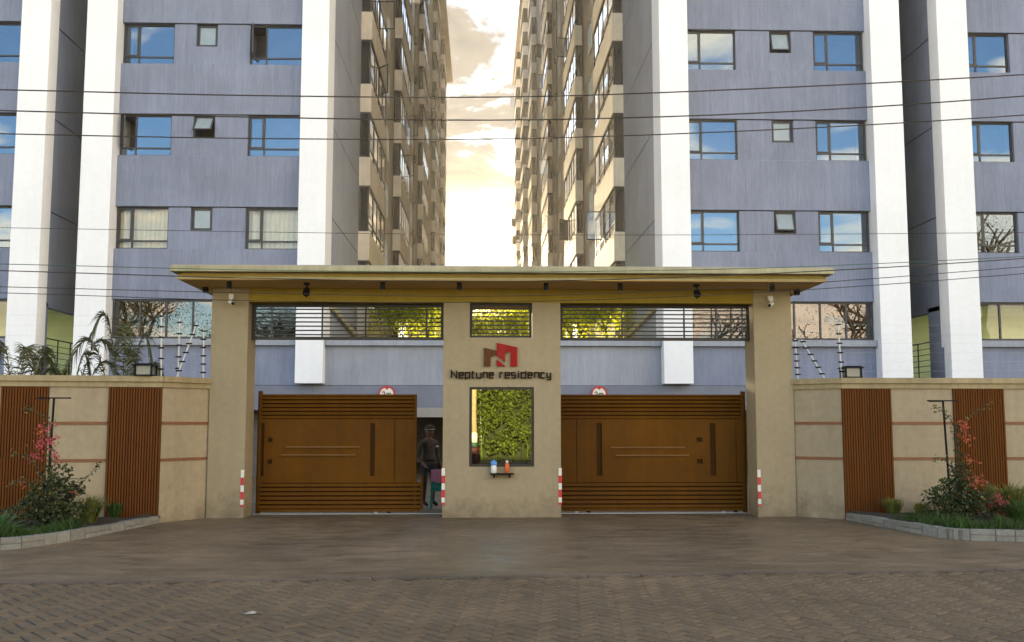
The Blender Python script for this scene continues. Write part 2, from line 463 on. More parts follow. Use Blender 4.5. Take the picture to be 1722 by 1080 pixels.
# ------------------------------------------------------------------ helpers
class MB:
    def __init__(self):
        self.v, self.f, self.m = [], [], []

    def poly(self, pts, mi=0):
        b = len(self.v)
        self.v += [tuple(p) for p in pts]
        self.f.append(tuple(range(b, b + len(pts))))
        self.m.append(mi)

    def hexa(self, p, mi=0):
        b = len(self.v)
        self.v += [tuple(q) for q in p]
        for q in ((0, 3, 2, 1), (4, 5, 6, 7), (0, 1, 5, 4), (1, 2, 6, 5), (2, 3, 7, 6), (3, 0, 4, 7)):
            self.f.append(tuple(b + i for i in q))
            self.m.append(mi)
        return self

    def box(self, x0, x1, y0, y1, z0, z1, mi=0):
        if x0 > x1:
            x0, x1 = x1, x0
        self.hexa([(x0, y0, z0), (x1, y0, z0), (x1, y1, z0), (x0, y1, z0),
                   (x0, y0, z1), (x1, y0, z1), (x1, y1, z1), (x0, y1, z1)], mi)
        return self

    def tube(self, pts, r, n=8, mi=0, caps=True):
        pts = [Vector(p) for p in pts]
        rs = r if isinstance(r, (list, tuple)) else [r] * len(pts)
        rings = []
        for i, p in enumerate(pts):
            a = pts[max(0, i - 1)]
            c = pts[min(len(pts) - 1, i + 1)]
            t = (c - a).normalized()
            ref = Vector((0, 0, 1)) if abs(t.z) < 0.9 else Vector((1, 0, 0))
            u = t.cross(ref).normalized()
            w = t.cross(u).normalized()
            b = len(self.v)
            for k in range(n):
                an = 2 * math.pi * k / n
                self.v.append(tuple(p + (u * math.cos(an) + w * math.sin(an)) * rs[i]))
            rings.append(b)
        for a, c in zip(rings, rings[1:]):
            for k in range(n):
                k2 = (k + 1) % n
                self.f.append((a + k, a + k2, c + k2, c + k))
                self.m.append(mi)
        if caps:
            self.f.append(tuple(rings[0] + k for k in reversed(range(n))))
            self.m.append(mi)
            self.f.append(tuple(rings[-1] + k for k in range(n)))
            self.m.append(mi)
        return self

    def prism_y(self, poly, y0, y1, mi=0):
        """polygon in x,z (counter-clockwise seen from -Y) pushed from y0 to y1"""
        n = len(poly)
        b = len(self.v)
        self.v += [(x, y0, z) for x, z in poly] + [(x, y1, z) for x, z in poly]
        self.f.append(tuple(range(b, b + n)))
        self.m.append(mi)
        self.f.append(tuple(b + n + k for k in reversed(range(n))))
        self.m.append(mi)
        for k in range(n):
            k2 = (k + 1) % n
            self.f.append((b + k, b + n + k, b + n + k2, b + k2))
            self.m.append(mi)
        return self

    def prism_z(self, poly, z0, z1, mi=0):
        n = len(poly)
        b = len(self.v)
        self.v += [(x, y, z0) for x, y in poly] + [(x, y, z1) for x, y in poly]
        self.f.append(tuple(b + k for k in reversed(range(n))))
        self.m.append(mi)
        self.f.append(tuple(b + n + k for k in range(n)))
        self.m.append(mi)
        for k in range(n):
            k2 = (k + 1) % n
            self.f.append((b + k, b + k2, b + n + k2, b + n + k))
            self.m.append(mi)
        return self

    def segbox(self, P, Q, u0, u1, n0, n1, z0, z1, mi=0):
        """box in a frame laid along P->Q (x,y); n counts towards the street"""
        P, Q = Vector(P), Vector(Q)
        d = (Q - P).normalized()
        nn = Vector((d.y, -d.x))
        if nn.y > 0:
            nn = -nn
        def at(u, n, z):
            p = P + d * u + nn * n
            return (p.x, p.y, z)
        a = [at(u0, n1, z0), at(u1, n1, z0), at(u1, n0, z0), at(u0, n0, z0)]
        b = [(x, y, z1) for x, y, _ in a]
        self.hexa(a + b, mi)
        return self

    def leaf(self, p, size, mi=0, droop=None, ratio=0.5):
        a = Vector((random.gauss(0, 1), random.gauss(0, 1), random.gauss(0, 0.7)))
        if droop is not None:
            a = a * 0.6 + droop
        a = a.normalized() * size
        s = a.cross(Vector((random.gauss(0, 1), random.gauss(0, 1), random.gauss(0, 1))))
        if s.length < 1e-6:
            return
        s = s.normalized() * size * ratio
        fold = a.cross(s).normalized() * size * 0.12
        p = Vector(p)
        b = len(self.v)
        self.v += [tuple(p), tuple(p + a * 0.5 + s * 0.5 + fold), tuple(p + a), tuple(p + a * 0.5 - s * 0.5 + fold)]
        self.f += [(b, b + 1, b + 2), (b, b + 2, b + 3)]
        self.m += [mi, mi]

    def blade(self, p, tip, w, mi=0, bend=0.3):
        p, tip = Vector(p), Vector(tip)
        d = tip - p
        side = d.cross(Vector((random.gauss(0, 1), random.gauss(0, 1), 0.1)))
        if side.length < 1e-6:
            side = Vector((1, 0, 0))
        side = side.normalized() * w * 0.5
        mid = p + d * 0.5 + Vector((0, 0, bend * d.length * 0.3))
        b = len(self.v)
        self.v += [tuple(p - side), tuple(p + side), tuple(mid + side * 0.8), tuple(mid - side * 0.8), tuple(tip)]
        self.f += [(b, b + 1, b + 2, b + 3), (b + 3, b + 2, b + 4)]
        self.m += [mi, mi]

    def mesh(self, name, mats, off=(0, 0, 0)):
        me = bpy.data.meshes.new(name)
        ox, oy, oz = off
        me.from_pydata([(x - ox, y - oy, z - oz) for x, y, z in self.v], [], self.f)
        if not isinstance(mats, (list, tuple)):
            mats = [mats]
        for mm in mats:
            me.materials.append(mm)
        if len(mats) > 1:
            me.polygons.foreach_set('material_index', self.m)
        me.update()
        return me

    def build(self, name, mats, parent=None, at=None, smooth=False, bevel=0.0):
        """link as ONE mesh object; the vertices are in world space, the origin is put at `at`"""
        base = Vector(at) if at is not None else (world_loc(parent) if parent else Vector((0, 0, 0)))
        me = self.mesh(name, mats, base)
        if smooth:
            me.polygons.foreach_set('use_smooth', [True] * len(me.polygons))
        o = bpy.data.objects.new(name, me)
        COL.objects.link(o)
        if parent:
            o.parent = parent
            o.location = base - world_loc(parent)
        else:
            o.location = base
        if bevel:
            b = o.modifiers.new('bevel', 'BEVEL')
            b.width = bevel
            b.segments = 2
            b.limit_method = 'ANGLE'
        return o


def world_loc(o):
    v = Vector((0, 0, 0))
    while o is not None:
        v += Vector(o.location)
        o = o.parent
    return v


def tag(o, label, cat, group=None):
    o['label'] = label
    o['category'] = cat
    if group:
        o['group'] = group
    return o


def thing(name, label, cat, loc, group=None):
    o = bpy.data.objects.new(name, None)
    o.empty_display_size = 0.2
    COL.objects.link(o)
    o.location = loc
    return tag(o, label, cat, group)


def struct(o):
    o['kind'] = 'structure'
    return o


def stuff(o):
    o['kind'] = 'stuff'
    return o


def dup(o, loc, parent=None, rot=None):
    c = o.copy()
    COL.objects.link(c)
    c.parent = parent if parent is not None else o.parent
    c.location = loc
    if rot is not None:
        c.rotation_euler = rot
    for ch in o.children:
        d = ch.copy()
        COL.objects.link(d)
        d.parent = c
    return c


def catmull(pts, n=8):
    pts = [Vector(p) for p in pts]
    out = []
    for i in range(len(pts) - 1):
        p0 = pts[max(0, i - 1)]
        p1, p2 = pts[i], pts[i + 1]
        p3 = pts[min(len(pts) - 1, i + 2)]
        for k in range(n):
            t = k / n
            out.append(0.5 * ((2 * p1) + (p2 - p0) * t + (2 * p0 - 5 * p1 + 4 * p2 - p3) * t * t
                              + (3 * p1 - p0 - 3 * p2 + p3) * t ** 3))
    out.append(pts[-1])
    return out


# ================================================================== GROUND
g = MB()
g.poly([(-120, -60, -0.06), (120, -60, -0.06), (120, 190, -0.06), (-120, 190, -0.06)])
struct(g.build('ground', M['ground']))


def seam(x):
    return 12.85 + 0.0577 * x


def drive_z(x, y):
    t = max(0, min(1, (y - seam(x)) / 7.0))
    return 0.07 * t * t * (3 - 2 * t)


# road: joint bed, with herringbone pavers as its pieces
bed = MB()
bed.poly([(-34, -4.5, -0.016), (34, -4.5, -0.016), (34, seam(34), -0.016), (-34, seam(-34), -0.016)])
road = struct(bed.build('road', M['joint']))
PA, PW, PL = R(40), 0.14, 0.28
ca, sa = math.cos(PA), math.sin(PA)


def paver_mesh(hor):
    w, h = (PL, PW) if hor else (PW, PL)
    gp, ch, zt = 0.009, 0.012, 0.0
    m = MB()
    x0, x1, y0, y1 = -w / 2 + gp, w / 2 - gp, -h / 2 + gp, h / 2 - gp
    lo = [(x0, y0), (x1, y0), (x1, y1), (x0, y1)]
    hi = [(x0 + ch, y0 + ch), (x1 - ch, y0 + ch), (x1 - ch, y1 - ch), (x0 + ch, y1 - ch)]
    m.poly([(x, y, zt) for x, y in hi])
    for k in range(4):
        k2 = (k + 1) % 4
        m.poly([(*lo[k], zt - ch), (*lo[k2], zt - ch), (*hi[k2], zt), (*hi[k], zt)])
        m.poly([(*lo[k], -0.03), (*lo[k2], -0.03), (*lo[k2], zt - ch), (*lo[k], zt - ch)])
    # welded so that one paver is one island
    idx = {}
    nv, nf = [], []
    for f in m.f:
        q = []
        for i in f:
            k = tuple(round(c, 5) for c in m.v[i])
            if k not in idx:
                idx[k] = len(nv)
                nv.append(k)
            q.append(idx[k])
        nf.append(tuple(q))
    me = bpy.data.meshes.new('brick_paver')
    me.from_pydata(nv, [], nf)
    me.materials.append(M['paver'])
    return me, nv, nf


PM = {True: paver_mesh(True), False: paver_mesh(False)}
pavers = []
rr = random.Random(3)
RNG = 110
for i in range(-RNG, RNG):
    for j in range(-RNG // 2, RNG // 2):
        cx, cy = i + 2 * j, i - 2 * j
        for hor in (True, False):
            bx, by = (cx + 1.0, cy + 0.5) if hor else (cx + 0.5, cy + 2.0)
            bx *= PW
            by *= PW
            wx = bx * ca - by * sa
            wy = bx * sa + by * ca + 8.0
            if -8.6 < wx < 8.6 and 3.0 < wy < seam(wx) - 0.12:
                pavers.append((wx, wy, hor))


def in_frame(x, y):
    yaw = R(1.743)
    d = x * math.sin(yaw) + y * math.cos(yaw)
    s = x * math.cos(yaw) - y * math.sin(yaw)
    return y > 9.0 and abs(s) < 0.506 * d


vis = sorted((p for p in pavers if in_frame(p[0], p[1])), key=lambda p: p[1])[:290]
single = set(vis)
for wx, wy, hor in vis:
    o = bpy.data.objects.new('brick_paver', PM[hor][0])
    COL.objects.link(o)
    o.parent = road
    o.location = (wx, wy, rr.uniform(-0.005, 0.005))
    o.rotation_euler = (rr.uniform(-0.008, 0.008), rr.uniform(-0.008, 0.008), PA + rr.uniform(-0.02, 0.02))
rest_v, rest_f = [], []
for p in pavers:
    if p in single:
        continue
    wx, wy, hor = p
    me, nv, nf = PM[hor]
    b = len(rest_v)
    a2 = PA + rr.uniform(-0.015, 0.015)
    c2, s2 = math.cos(a2), math.sin(a2)
    tx, ty, tz = rr.uniform(-0.008, 0.008), rr.uniform(-0.008, 0.008), rr.uniform(-0.003, 0.003)
    for x, y, z in nv:
        rest_v.append((wx + x * c2 - y * s2, wy + x * s2 + y * c2, z + tz + x * tx + y * ty))
    rest_f += [tuple(b + q for q in f) for f in nf]
me = bpy.data.meshes.new('brick_pavers')
me.from_pydata(rest_v, [], rest_f)
me.materials.append(M['paver'])
o = bpy.data.objects.new('brick_pavers', me)
COL.objects.link(o)
o.parent = road
stuff(o)

# edging strip along the seam, then the driveway
ed = MB()
for k in range(60):
    xa = -20 + k * 0.667
    ya, yb = seam(xa), seam(xa + 0.661)
    t = rr.uniform(-0.004, 0.004)
    ed.hexa([(xa + .004, ya - 0.11, -0.03), (xa + .661, yb - 0.11, -0.03), (xa + .661, yb + 0.0, -0.03), (xa + .004, ya, -0.03),
             (xa + .004, ya - 0.11, 0.008 + t), (xa + .661, yb - 0.11, 0.008 + t), (xa + .661, yb, 0.012 + t), (xa + .004, ya, 0.012 + t)])
struct(ed.build('road_edging', mat('edging_concrete', (0.13, 0.10, 0.07), 0.85, 0.25, 9, bump=0.3, blotch=0.25)))
dv = MB()
nx, ny = 30, 40
ys = [0, 0.02] + [k / ny for k in range(1, ny + 1)]
for a in range(nx):
    for b in range(len(ys) - 1):
        q = []
        for da, db in ((0, 0), (1, 0), (1, 1), (0, 1)):
            x = -24 + 48 * (a + da) / nx
            y0 = seam(x) + 0.012
            y = y0 + (50 - y0) * ys[b + db] ** 1.4
            q.append((x, y, drive_z(x, y) + 0.002))
        dv.poly(q)
struct(dv.build('driveway', M['driveway'], smooth=True))

# ================================================================== TOWERS
FL = 3.17
TOP0 = 9.10            # window head of the lowest typical floor
WH = 1.43
ROWS = 5
YF = 33.5              # grey wall face; the white columns stand 0.5 m in front


def window_parts(w, h, kind):
    """meshes of one facade window, origin at the lower left of the opening, facing -Y"""
    fr, pn, sh = MB(), MB(), MB()
    t, dp = 0.055, 0.07
    def bar(mb, x0, x1, z0, z1, y0=0, y1=dp, mi=0):
        mb.box(x0, x1, y0, y1, z0, z1, mi)
    bar(fr, 0, w, 0, t)
    bar(fr, 0, w, h - t, h)
    bar(fr, 0, t, t, h - t)
    bar(fr, w - t, w, t, h - t)
    if kind == 'wide':
        mx, tz = w * 0.30, h * 0.20
        bar(fr, mx - t / 2, mx + t / 2, t, h - t, 0.002, dp - 0.002)
        bar(fr, t, mx - t / 2, tz - t / 2, tz + t / 2, 0.004, dp - 0.004)
        bar(fr, mx + t / 2, w - t, tz - t / 2, tz + t / 2, 0.004, dp - 0.004)
        for x0, x1, z0, z1 in ((t, mx - t / 2, t, tz - t / 2), (mx + t / 2, w - t, t, tz - t / 2), (mx + t / 2, w - t, tz + t / 2, h - t)):
            pn.poly([(x0, 0.035, z0), (x1, 0.035, z0), (x1, 0.035, z1), (x0, 0.035, z1)])
        sw, shh, so = mx - t * 1.5, h - t - tz - t / 2, (t, 0.0, tz + t / 2)
    else:
        sw, shh, so = w - 2 * t, h - 2 * t, (t, 0.0, h - t)
    s = 0.045
    if kind == 'wide':      # side hung, origin at its lower left hinge
        for x0, x1, z0, z1 in ((0, sw, 0, s), (0, sw, shh - s, shh), (0, s, s, shh - s), (sw - s, sw, s, shh - s)):
            sh.box(x0, x1, -0.012, 0.03, z0, z1, 0)
        sh.poly([(s, 0.01, s), (sw - s, 0.01, s), (sw - s, 0.01, shh - s), (s, 0.01, shh - s)], 1)
    else:                   # top hung, origin at its upper left
        for x0, x1, z0, z1 in ((0, sw, -shh, -shh + s), (0, sw, -s, 0), (0, s, -shh + s, -s), (sw - s, sw, -shh + s, -s)):
            sh.box(x0, x1, -0.012, 0.03, z0, z1, 0)
        sh.poly([(s, 0.01, -shh + s), (sw - s, 0.01, -shh + s), (sw - s, 0.01, -s), (s, 0.01, -s)], 1)
    return (fr.mesh('window', M['frame']), pn.mesh('pane', M['glass']) if pn.v else None,
            sh.mesh('sash', [M['frame'], M['glass'] if kind == 'wide' else M['frost']]), so)


WM = {}


def link(name, me, parent, loc, rot=None):
    o = bpy.data.objects.new(name, me)
    COL.objects.link(o)
    o.parent = parent
    o.location = loc
    if rot:
        o.rotation_euler = rot
    return o


def facade_window(root, x0, x1, z0, z1, kind, y, opened=None, curtain=False):
    w, h = round(x1 - x0, 3), round(z1 - z0, 3)
    key = (w, h, kind)
    if key not in WM:
        WM[key] = window_parts(w, h, kind)
    fr, pn, sh, so = WM[key]
    o = link('window', fr, root, Vector((x0, y, z0)) - world_loc(root))
    if pn:
        q = link('pane', pn, o, (0, 0, 0))
        if curtain:
            q.data = pn.copy()
            q.data.materials.clear()
            q.data.materials.append(M['glass_clear'])
    rot = None
    if opened:
        rot = (0, 0, -opened) if kind == 'wide' else (-opened, 0, 0)
    q = link('sash', sh, o, so, rot)
    if curtain:
        q.data = sh.copy()
        q.data.materials[1] = M['glass_clear']
    if curtain:
        cm = MB()
        n = 60
        for k in range(n):
            xa, xb = 0.05 + (w - 0.1) * k / n, 0.05 + (w - 0.1) * (k + 1) / n
            ya, yb = 0.22 + 0.035 * math.sin(k * 1.15), 0.22 + 0.035 * math.sin((k + 1) * 1.15)
            cm.poly([(xa, ya, 0.0), (xb, yb, 0.0), (xb, yb, h), (xa, ya, h)])
        link('curtain', cm.mesh('curtain', M['curtain']), o, (0, 0, 0))
    return o


def facade(root, xa, xb, wins, y=YF, opened={}, curtains=(), room0=4.7):
    """grey wall between xa and xb: proud spandrel bands, recessed piers, windows in real openings"""
    xa, xb = min(xa, xb), max(xa, xb)
    back = y + 1.05
    for k in range(ROWS + 1):
        top = TOP0 + FL * k
        zb = (5.98 if k == 0 else TOP0 + FL * (k - 1))
        zt = top - WH
        if k == ROWS:
            zt = 49.0
        sp = MB().box(xa, xb, y, back, zb, zt).build('spandrel', M['wall_grey'], root, bevel=0.012)
        if k == ROWS:
            break
        # piers between the windows
        edges = sorted((w[0], w[1], w[2]) for w in wins)
        cur = xa
        for x0, x1, kind in edges + [(xb, xb, None)]:
            if x0 - cur > 0.05:
                MB().box(cur, x0, y + 0.05, back, zt + 0.003, top - 0.025).build('pier', M['wall_grey'], root)
            cur = max(cur, x1)
        for n, (x0, x1, kind) in enumerate(edges):
            z0 = zt
            if kind == 'small':
                z0 = top - 0.80
                MB().box(x0, x1, y + 0.05, back, zt + 0.003, z0).build('pier', M['wall_grey'], root)
            facade_window(root, x0, x1, z0, top - 0.003, kind, y + 0.17, opened.get((k, n)), (k, n) in curtains)
    # dark rooms behind
    MB().box(xa + .02, xb - .02, back + 0.02, back + 0.2, room0, 49).build('room_wall', M['room'], root)


def ribbon(root, xa, xb, y=YF, n=7, glass='glass_low'):
    """the low glazed storey on top of the podium"""
    xa, xb = min(xa, xb), max(xa, xb)
    z0, z1, t = 4.69, 5.975, 0.06
    fr = MB()
    yy = y + 0.10
    fr.box(xa, xb, yy, yy + .08, z0, z0 + t).box(xa, xb, yy, yy + .08, z1 - t, z1)
    for k in range(n + 1):
        x = xa + (xb - xa - t) * k / n
        fr.box(x, x + t, yy + .002, yy + .078, z0 + t, z1 - t)
    o = fr.build('window', M['frame'], root)
    for k in range(n):
        x0 = xa + (xb - xa - t) * k / n + t
        x1 = xa + (xb - xa - t) * (k + 1) / n
        p = MB()
        p.poly([(x0, yy + .04, z0 + t), (x1, yy + .04, z0 + t), (x1, yy + .04, z1 - t), (x0, yy + .04, z1 - t)])
        p.build('pane', M[glass], o)


def bay_meshes(s, length, depth):
    """one storey of a projecting bay; origin at the near corner on the wall plane; s = direction of projection"""
    h = 1.95
    fr, pn = MB(), MB()
    t = 0.06
    x_out = s * (depth - 0.04)
    for z0, z1 in ((0, t), (h - t, h)):
        fr.box(0, x_out, 0.04, length - 0.04, z0, z1)
    n = max(3, int(length / 1.5))
    for k in range(n + 1):
        y = 0.04 + (length - 0.08 - t) * k / n
        fr.box(x_out - s * t, x_out, y, y + t, t, h - t)
    fr.box(0, s * t, 0.04, 0.04 + t, t, h - t)
    fr.box(x_out - s * (t - .002), x_out - s * 0.002, 0.05, length - 0.05, 0.42, 0.47)
    xp = x_out - s * 0.03
    pn.poly([(xp, 0.07, t), (xp, length - 0.07, t), (xp, length - 0.07, h - t), (xp, 0.07, h - t)])
    pn.poly([(0, 0.07, t), (xp, 0.07, t), (xp, 0.07, h - t), (0, 0.07, h - t)])
    sp = MB().box(0, s * depth, 0, length, h, FL)
    # an opened casement standing out from the bay
    sh = MB()
    for a0, a1, b0, b1 in ((0, .7, 0, .05), (0, .7, 1.3, 1.35), (0, .05, .05, 1.3), (.65, .7, .05, 1.3)):
        sh.box(0.0 + s * a0, s * a1, -0.02, 0.02, b0, b1, 0)
    sh.poly([(s * .05, 0, .05), (s * .65, 0, .05), (s * .65, 0, 1.3), (s * .05, 0, 1.3)], 1)
    return (fr.mesh('window', M['frame']), pn.mesh('pane', M['glass_court']), sp.mesh('spandrel', M['wall_court']),
            sh.mesh('sash', [M['frame'], M['glass_sash']]))


def tower(name, label, s, x_in, x_colout, x_wall0, x_wall1, x_out, wins, bays, y_end, roof_z, opened, curtains):
    root = thing(name, label, 'apartment building', (s * (x_in + 6), YF, 4.69))
    X = lambda a: s * a
    # white columns
    MB().box(X(x_in), X(x_colout), 33.0, 34.4, 3.19, 49).build('column', M['wall_white'], root, bevel=0.01)
    MB().box(X(x_wall1), X(x_out), 33.0, 34.4, 3.19, 49).build('column', M['wall_white'], root, bevel=0.01)
    facade(root, X(x_wall0), X(x_wall1), wins, opened=opened, curtains=curtains)
    ribbon(root, X(x_wall0 + .02), X(x_wall1 - .02))
    # core
    MB().box(X(x_in + 0.1), X(x_out - 0.05), 34.8, y_end, 4.62, roof_z - 0.3).build('core_wall', M['wall_court'], root)
    # grooved grey side panels towards the court (grooves at every storey)
    y1 = bays[0][0]
    z = 4.62
    cut = [15.24 + FL * k for k in range(-3, 12)]
    for c in cut + [roof_z - 0.3]:
        if c - z > 0.1:
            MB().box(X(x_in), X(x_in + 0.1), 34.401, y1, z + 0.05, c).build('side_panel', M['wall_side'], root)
            MB().box(X(x_in + .035), X(x_in + 0.1), 34.401, y1, z + 0.001, z + 0.049).build('groove', M['frame'], root)
        z = c
    # the sunlit stair parapet at the foot of the side wall
    MB().hexa([(X(x_in - .02), 34.2, 5.72), (X(x_in - .14), 34.2, 5.72), (X(x_in - .14), 41.5, 5.28), (X(x_in - .02), 41.5, 5.28),
               (X(x_in - .02), 34.2, 5.92), (X(x_in - .14), 34.2, 5.92), (X(x_in - .14), 41.5, 5.48), (X(x_in - .02), 41.5, 5.48)]
              ).build('stair_parapet', M['roof_top'], root)
    # court side: recessed wall with projecting bays, storey by storey
    n_fl = int((roof_z - 0.6 - 5.5) / FL)
    rb = random.Random(5 if s < 0 else 8)
    proto = {}
    for bi, (ya, yb, dep) in enumerate(bays):
        fm, pm, sm, shm = bay_meshes(-s, yb - ya, dep)
        for f in range(-1, n_fl + 1):
            zb = 15.0 - 1.95 + FL * (f - 2)
            base = Vector((X(x_in), ya, zb)) - root.location
            if f >= 0:
                w = link('window', fm, root, base)
                link('pane', pm, w, (0, 0, 0))
                for _ in range(2):
                    if rb.random() < 0.13:
                        link('sash', shm, w, (-s * (dep - 0.03), rb.uniform(0.6, yb - ya - 1.0), 0.5), (0, 0, s * rb.uniform(-0.2, 0.9)))
            link('spandrel', sm, root, base)
    # windows in the recessed wall between the bays
    rec = MB()
    t = 0.06
    ww, hh = 1.5, 1.7
    rec.box(0, -s * .06, 0, ww, 0, t).box(0, -s * .06, 0, ww, hh - t, hh)
    for y0 in (0, ww / 2 - t / 2, ww - t):
        rec.box(0, -s * .058, y0, y0 + t, t, hh - t)
    rm = rec.mesh('window', M['white_gloss'])
    rp = MB()
    rp.poly([(-s * .02, t, t), (-s * .02, ww - t, t), (-s * .02, ww - t, hh - t), (-s * .02, t, hh - t)])
    rpm = rp.mesh('pane', M['glass_court'])
    shaft = MB().box(0, -s * 0.10, 0, 0.5, 0, 0.55).box(-s * .1, -s * .13, 0.05, 0.45, 0.05, 0.5)
    shm2 = shaft.mesh('air_conditioner', M['concrete_dark'])
    for bi in range(len(bays)):
        ya = bays[bi][1]
        yb = bays[bi + 1][0] if bi + 1 < len(bays) else y_end
        spots = [ya + 1.0, ya + (yb - ya) * 0.55]
        for f in range(0, n_fl + 1):
            zb = 15.0 - 1.8 + FL * (f - 2)
            for q in spots:
                w = link('window', rm, root, Vector((X(x_in + 0.1), q, zb)) - root.location)
                link('pane', rpm, w, (0, 0, 0))
            if bi == 1:
                link('air_conditioner', shm2, root, Vector((X(x_in + 0.1), yb - 3.4, zb - 0.7)) - root.location)
        if bi == 1:
            MB().box(X(x_in + .1), X(x_in + .04), yb - 4.4, yb - 4.0, 4.7, roof_z - .35).build('drain_pipe', M['concrete_dark'], root)
    # roof slab with its eaves over the court
    MB().box(X(x_in - 0.95), X(x_out + 0.3), 32.4, y_end + 0.4, roof_z - 0.3, roof_z + 0.5).build('roof', M['wall_court'], root)
    return root


LEFT_W = [(-12.19, -10.45, 'wide'), (-9.72, -9.0, 'small'), (-7.9, -6.12, 'wide')]
RIGHT_W = [(7.0, 8.75, 'wide'), (9.93, 10.68, 'small'), (11.45, 13.22, 'wide')]
tower('apartment_tower', 'tall grey apartment block with white columns left of the sunlit gap', -1,
      5.15, 6.05, 6.05, 12.2, 13.2, LEFT_W,
      [(41.8, 48.9, .46), (57.8, 65.4, .46), (80, 88, .46), (102, 110, .46), (123, 131, .46)], 140, 50.6,
      {(2, 2): R(78), (1, 0): R(62), (1, 1): R(38)}, {(0, 0), (0, 2)})
tower('apartment_tower', 'tall grey apartment block with white columns right of the sunlit gap', 1,
      6.0, 6.97, 6.97, 13.25, 14.28, RIGHT_W,
      [(41.6, 48.9, .46), (58.6, 67, .46), (84, 92.5, .46), (108, 116, .60), (128, 136, .70), (150, 158, .80)], 165, 58.9,
      {(2, 1): R(16), (0, 1): R(20)}, set())


def outer_tower(label, s, x_c0, x_c1, x_far, wins, y_op0, y_op1):
    root = thing('apartment_block', label, 'apartment building', (s * (x_c1 + 3), YF, 4.69))
    X = lambda a: s * a
    MB().box(X(x_c0), X(x_c1), 33.0, 33.7, 3.19, 49).build('column', M['wall_white'], root, bevel=0.01)
    facade(root, X(x_c1), X(x_far), wins, room0=6.3)
    ribbon(root, X(x_c1 + .02), X(x_far), n=8, glass='glass_clear')
    MB().box(X(x_c0 + .3), X(x_far), 38.8, 70, 3.3, 50.5).build('core_wall', M['wall_gap_shaded'], root)
    MB().box(X(x_c0 + .3), X(x_far), 34.8, 38.8, 6.25, 50.5).build('core_wall', M['wall_gap_shaded'], root)
    # side wall round the open passage
    MB().box(X(x_c0), X(x_c0 + .25), 33.701, y_op0, 3.3, 5.88).build('side_panel', M['wall_gap_shaded'], root)
    MB().box(X(x_c0), X(x_c0 + .25), y_op1, 60, 3.3, 5.88).build('side_panel', M['wall_gap_shaded'], root)
    z = 5.88
    for c in [15.24 + FL * k for k in range(-3, 12)]:
        if c - z > 0.1:
            MB().box(X(x_c0), X(x_c0 + .25), 33.701, 60, z + (0.05 if z > 6 else 0), c).build('side_panel', M['wall_gap_shaded'], root)
            if z > 6:
                MB().box(X(x_c0 + .04), X(x_c0 + .25), 33.701, 60, z + .001, z + .049).build('groove', M['frame'], root)
        z = c
    # passage room behind the opening
    rm = MB()
    rm.box(X(x_c0 + .3), X(x_far), 38.6, 38.78, 3.3, 6.2)
    rm.box(X(x_c0 + .26), X(x_far), 33.75, 38.6, 6.05, 6.2)
    rm.build('passage_wall', M['green_room'], root)
    MB().box(X(x_c0 + .26), X(x_far), 33.75, 38.6, 3.2, 3.3).build('floor', M['wall_white'], root)
    rl = MB()
    for zr in (4.72, 4.5, 4.3, 4.1, 3.9, 3.7):
        rl.tube([(X(x_c0 + .1), y_op0 + .05, zr), (X(x_c0 + .1), y_op1 - .05, zr)], 0.022 if zr > 4.6 else 0.012, 6)
    for k in range(4):
        yk = y_op0 + .1 + (y_op1 - y_op0 - .2) * k / 3
        rl.tube([(X(x_c0 + .1), yk, 3.3), (X(x_c0 + .1), yk, 4.72)], 0.02, 6)
    rl.build('railing', M['iron'], root)
    return root


outer_tower('grey block with white edge column at the far left of the frame', -1, 14.4, 15.36, 22.5,
            [(-17.2, -15.45, 'wide'), (-19.4, -18.7, 'small'), (-21.6, -19.9, 'wide')], 33.85, 37.2)
outer_tower('grey block with white edge column at the far right of the frame', 1, 15.58, 16.63, 24.0,
            [(16.72, 18.35, 'wide'), (19.4, 20.15, 'small'), (20.9, 22.6, 'wide')], 34.6, 38.0)

# podium under the towers, with the parking level open below
pod = thing('podium_building', 'long grey podium with a ledge and dark parking level under the towers', 'podium', (0, YF, 0))
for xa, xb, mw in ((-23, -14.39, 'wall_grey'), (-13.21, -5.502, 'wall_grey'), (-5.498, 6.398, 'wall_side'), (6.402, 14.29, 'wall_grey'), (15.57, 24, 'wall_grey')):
    MB().box(xa, xb, 33.5, 33.9, 3.15, 4.45).build('wall', M[mw], pod)
for xa, xb in ((-14.39, -13.21), (14.29, 15.57)):
    MB().box(xa, xb, 33.5, 60, 3.15, 3.29).build('deck', M['concrete'], pod)
for xa, xb, mw in ((-23, -5.502, 'wall_grey'), (-5.498, 6.398, 'wall_side'), (6.402, 24, 'wall_grey')):
    MB().box(xa, xb, 33.44, 33.9, 2.33, 3.135).build('lower_band', M['band'], pod)
for xa, xb in ((-23, -15.40), (-12.19, -6.07), (-5.13, 5.98), (6.99, 13.23), (16.65, 24)):
    MB().box(xa, xb, 33.30, 33.9, 4.452, 4.66).build('ledge', M['wall_side'], pod)
MB().box(-5.13, 5.98, 33.95, 165, 4.40, 4.62).build('deck', M['concrete'], pod)
MB().box(-23, 24, 33.92, 38, 2.6, 3.14).build('slab', M['concrete_dark'], pod)
MB().box(-23, 24, 48, 48.3, 0, 4.4).build('back_wall', M['concrete_dark'], pod)
MB().box(-23, 24, 38, 48.2, 2.6, 2.9).build('slab', M['concrete_dark'], pod)
MB().box(-3.2, -0.6, 30.2, 30.6, 2.08, 2.36).build('entry_beam', M['concrete'], pod)
for xa in (-14, -8, 8, 14):
    MB().box(xa, xa + .5, 34.5, 35.0, 0.0, 2.6).build('parking_column', M['concrete_dark'], pod)

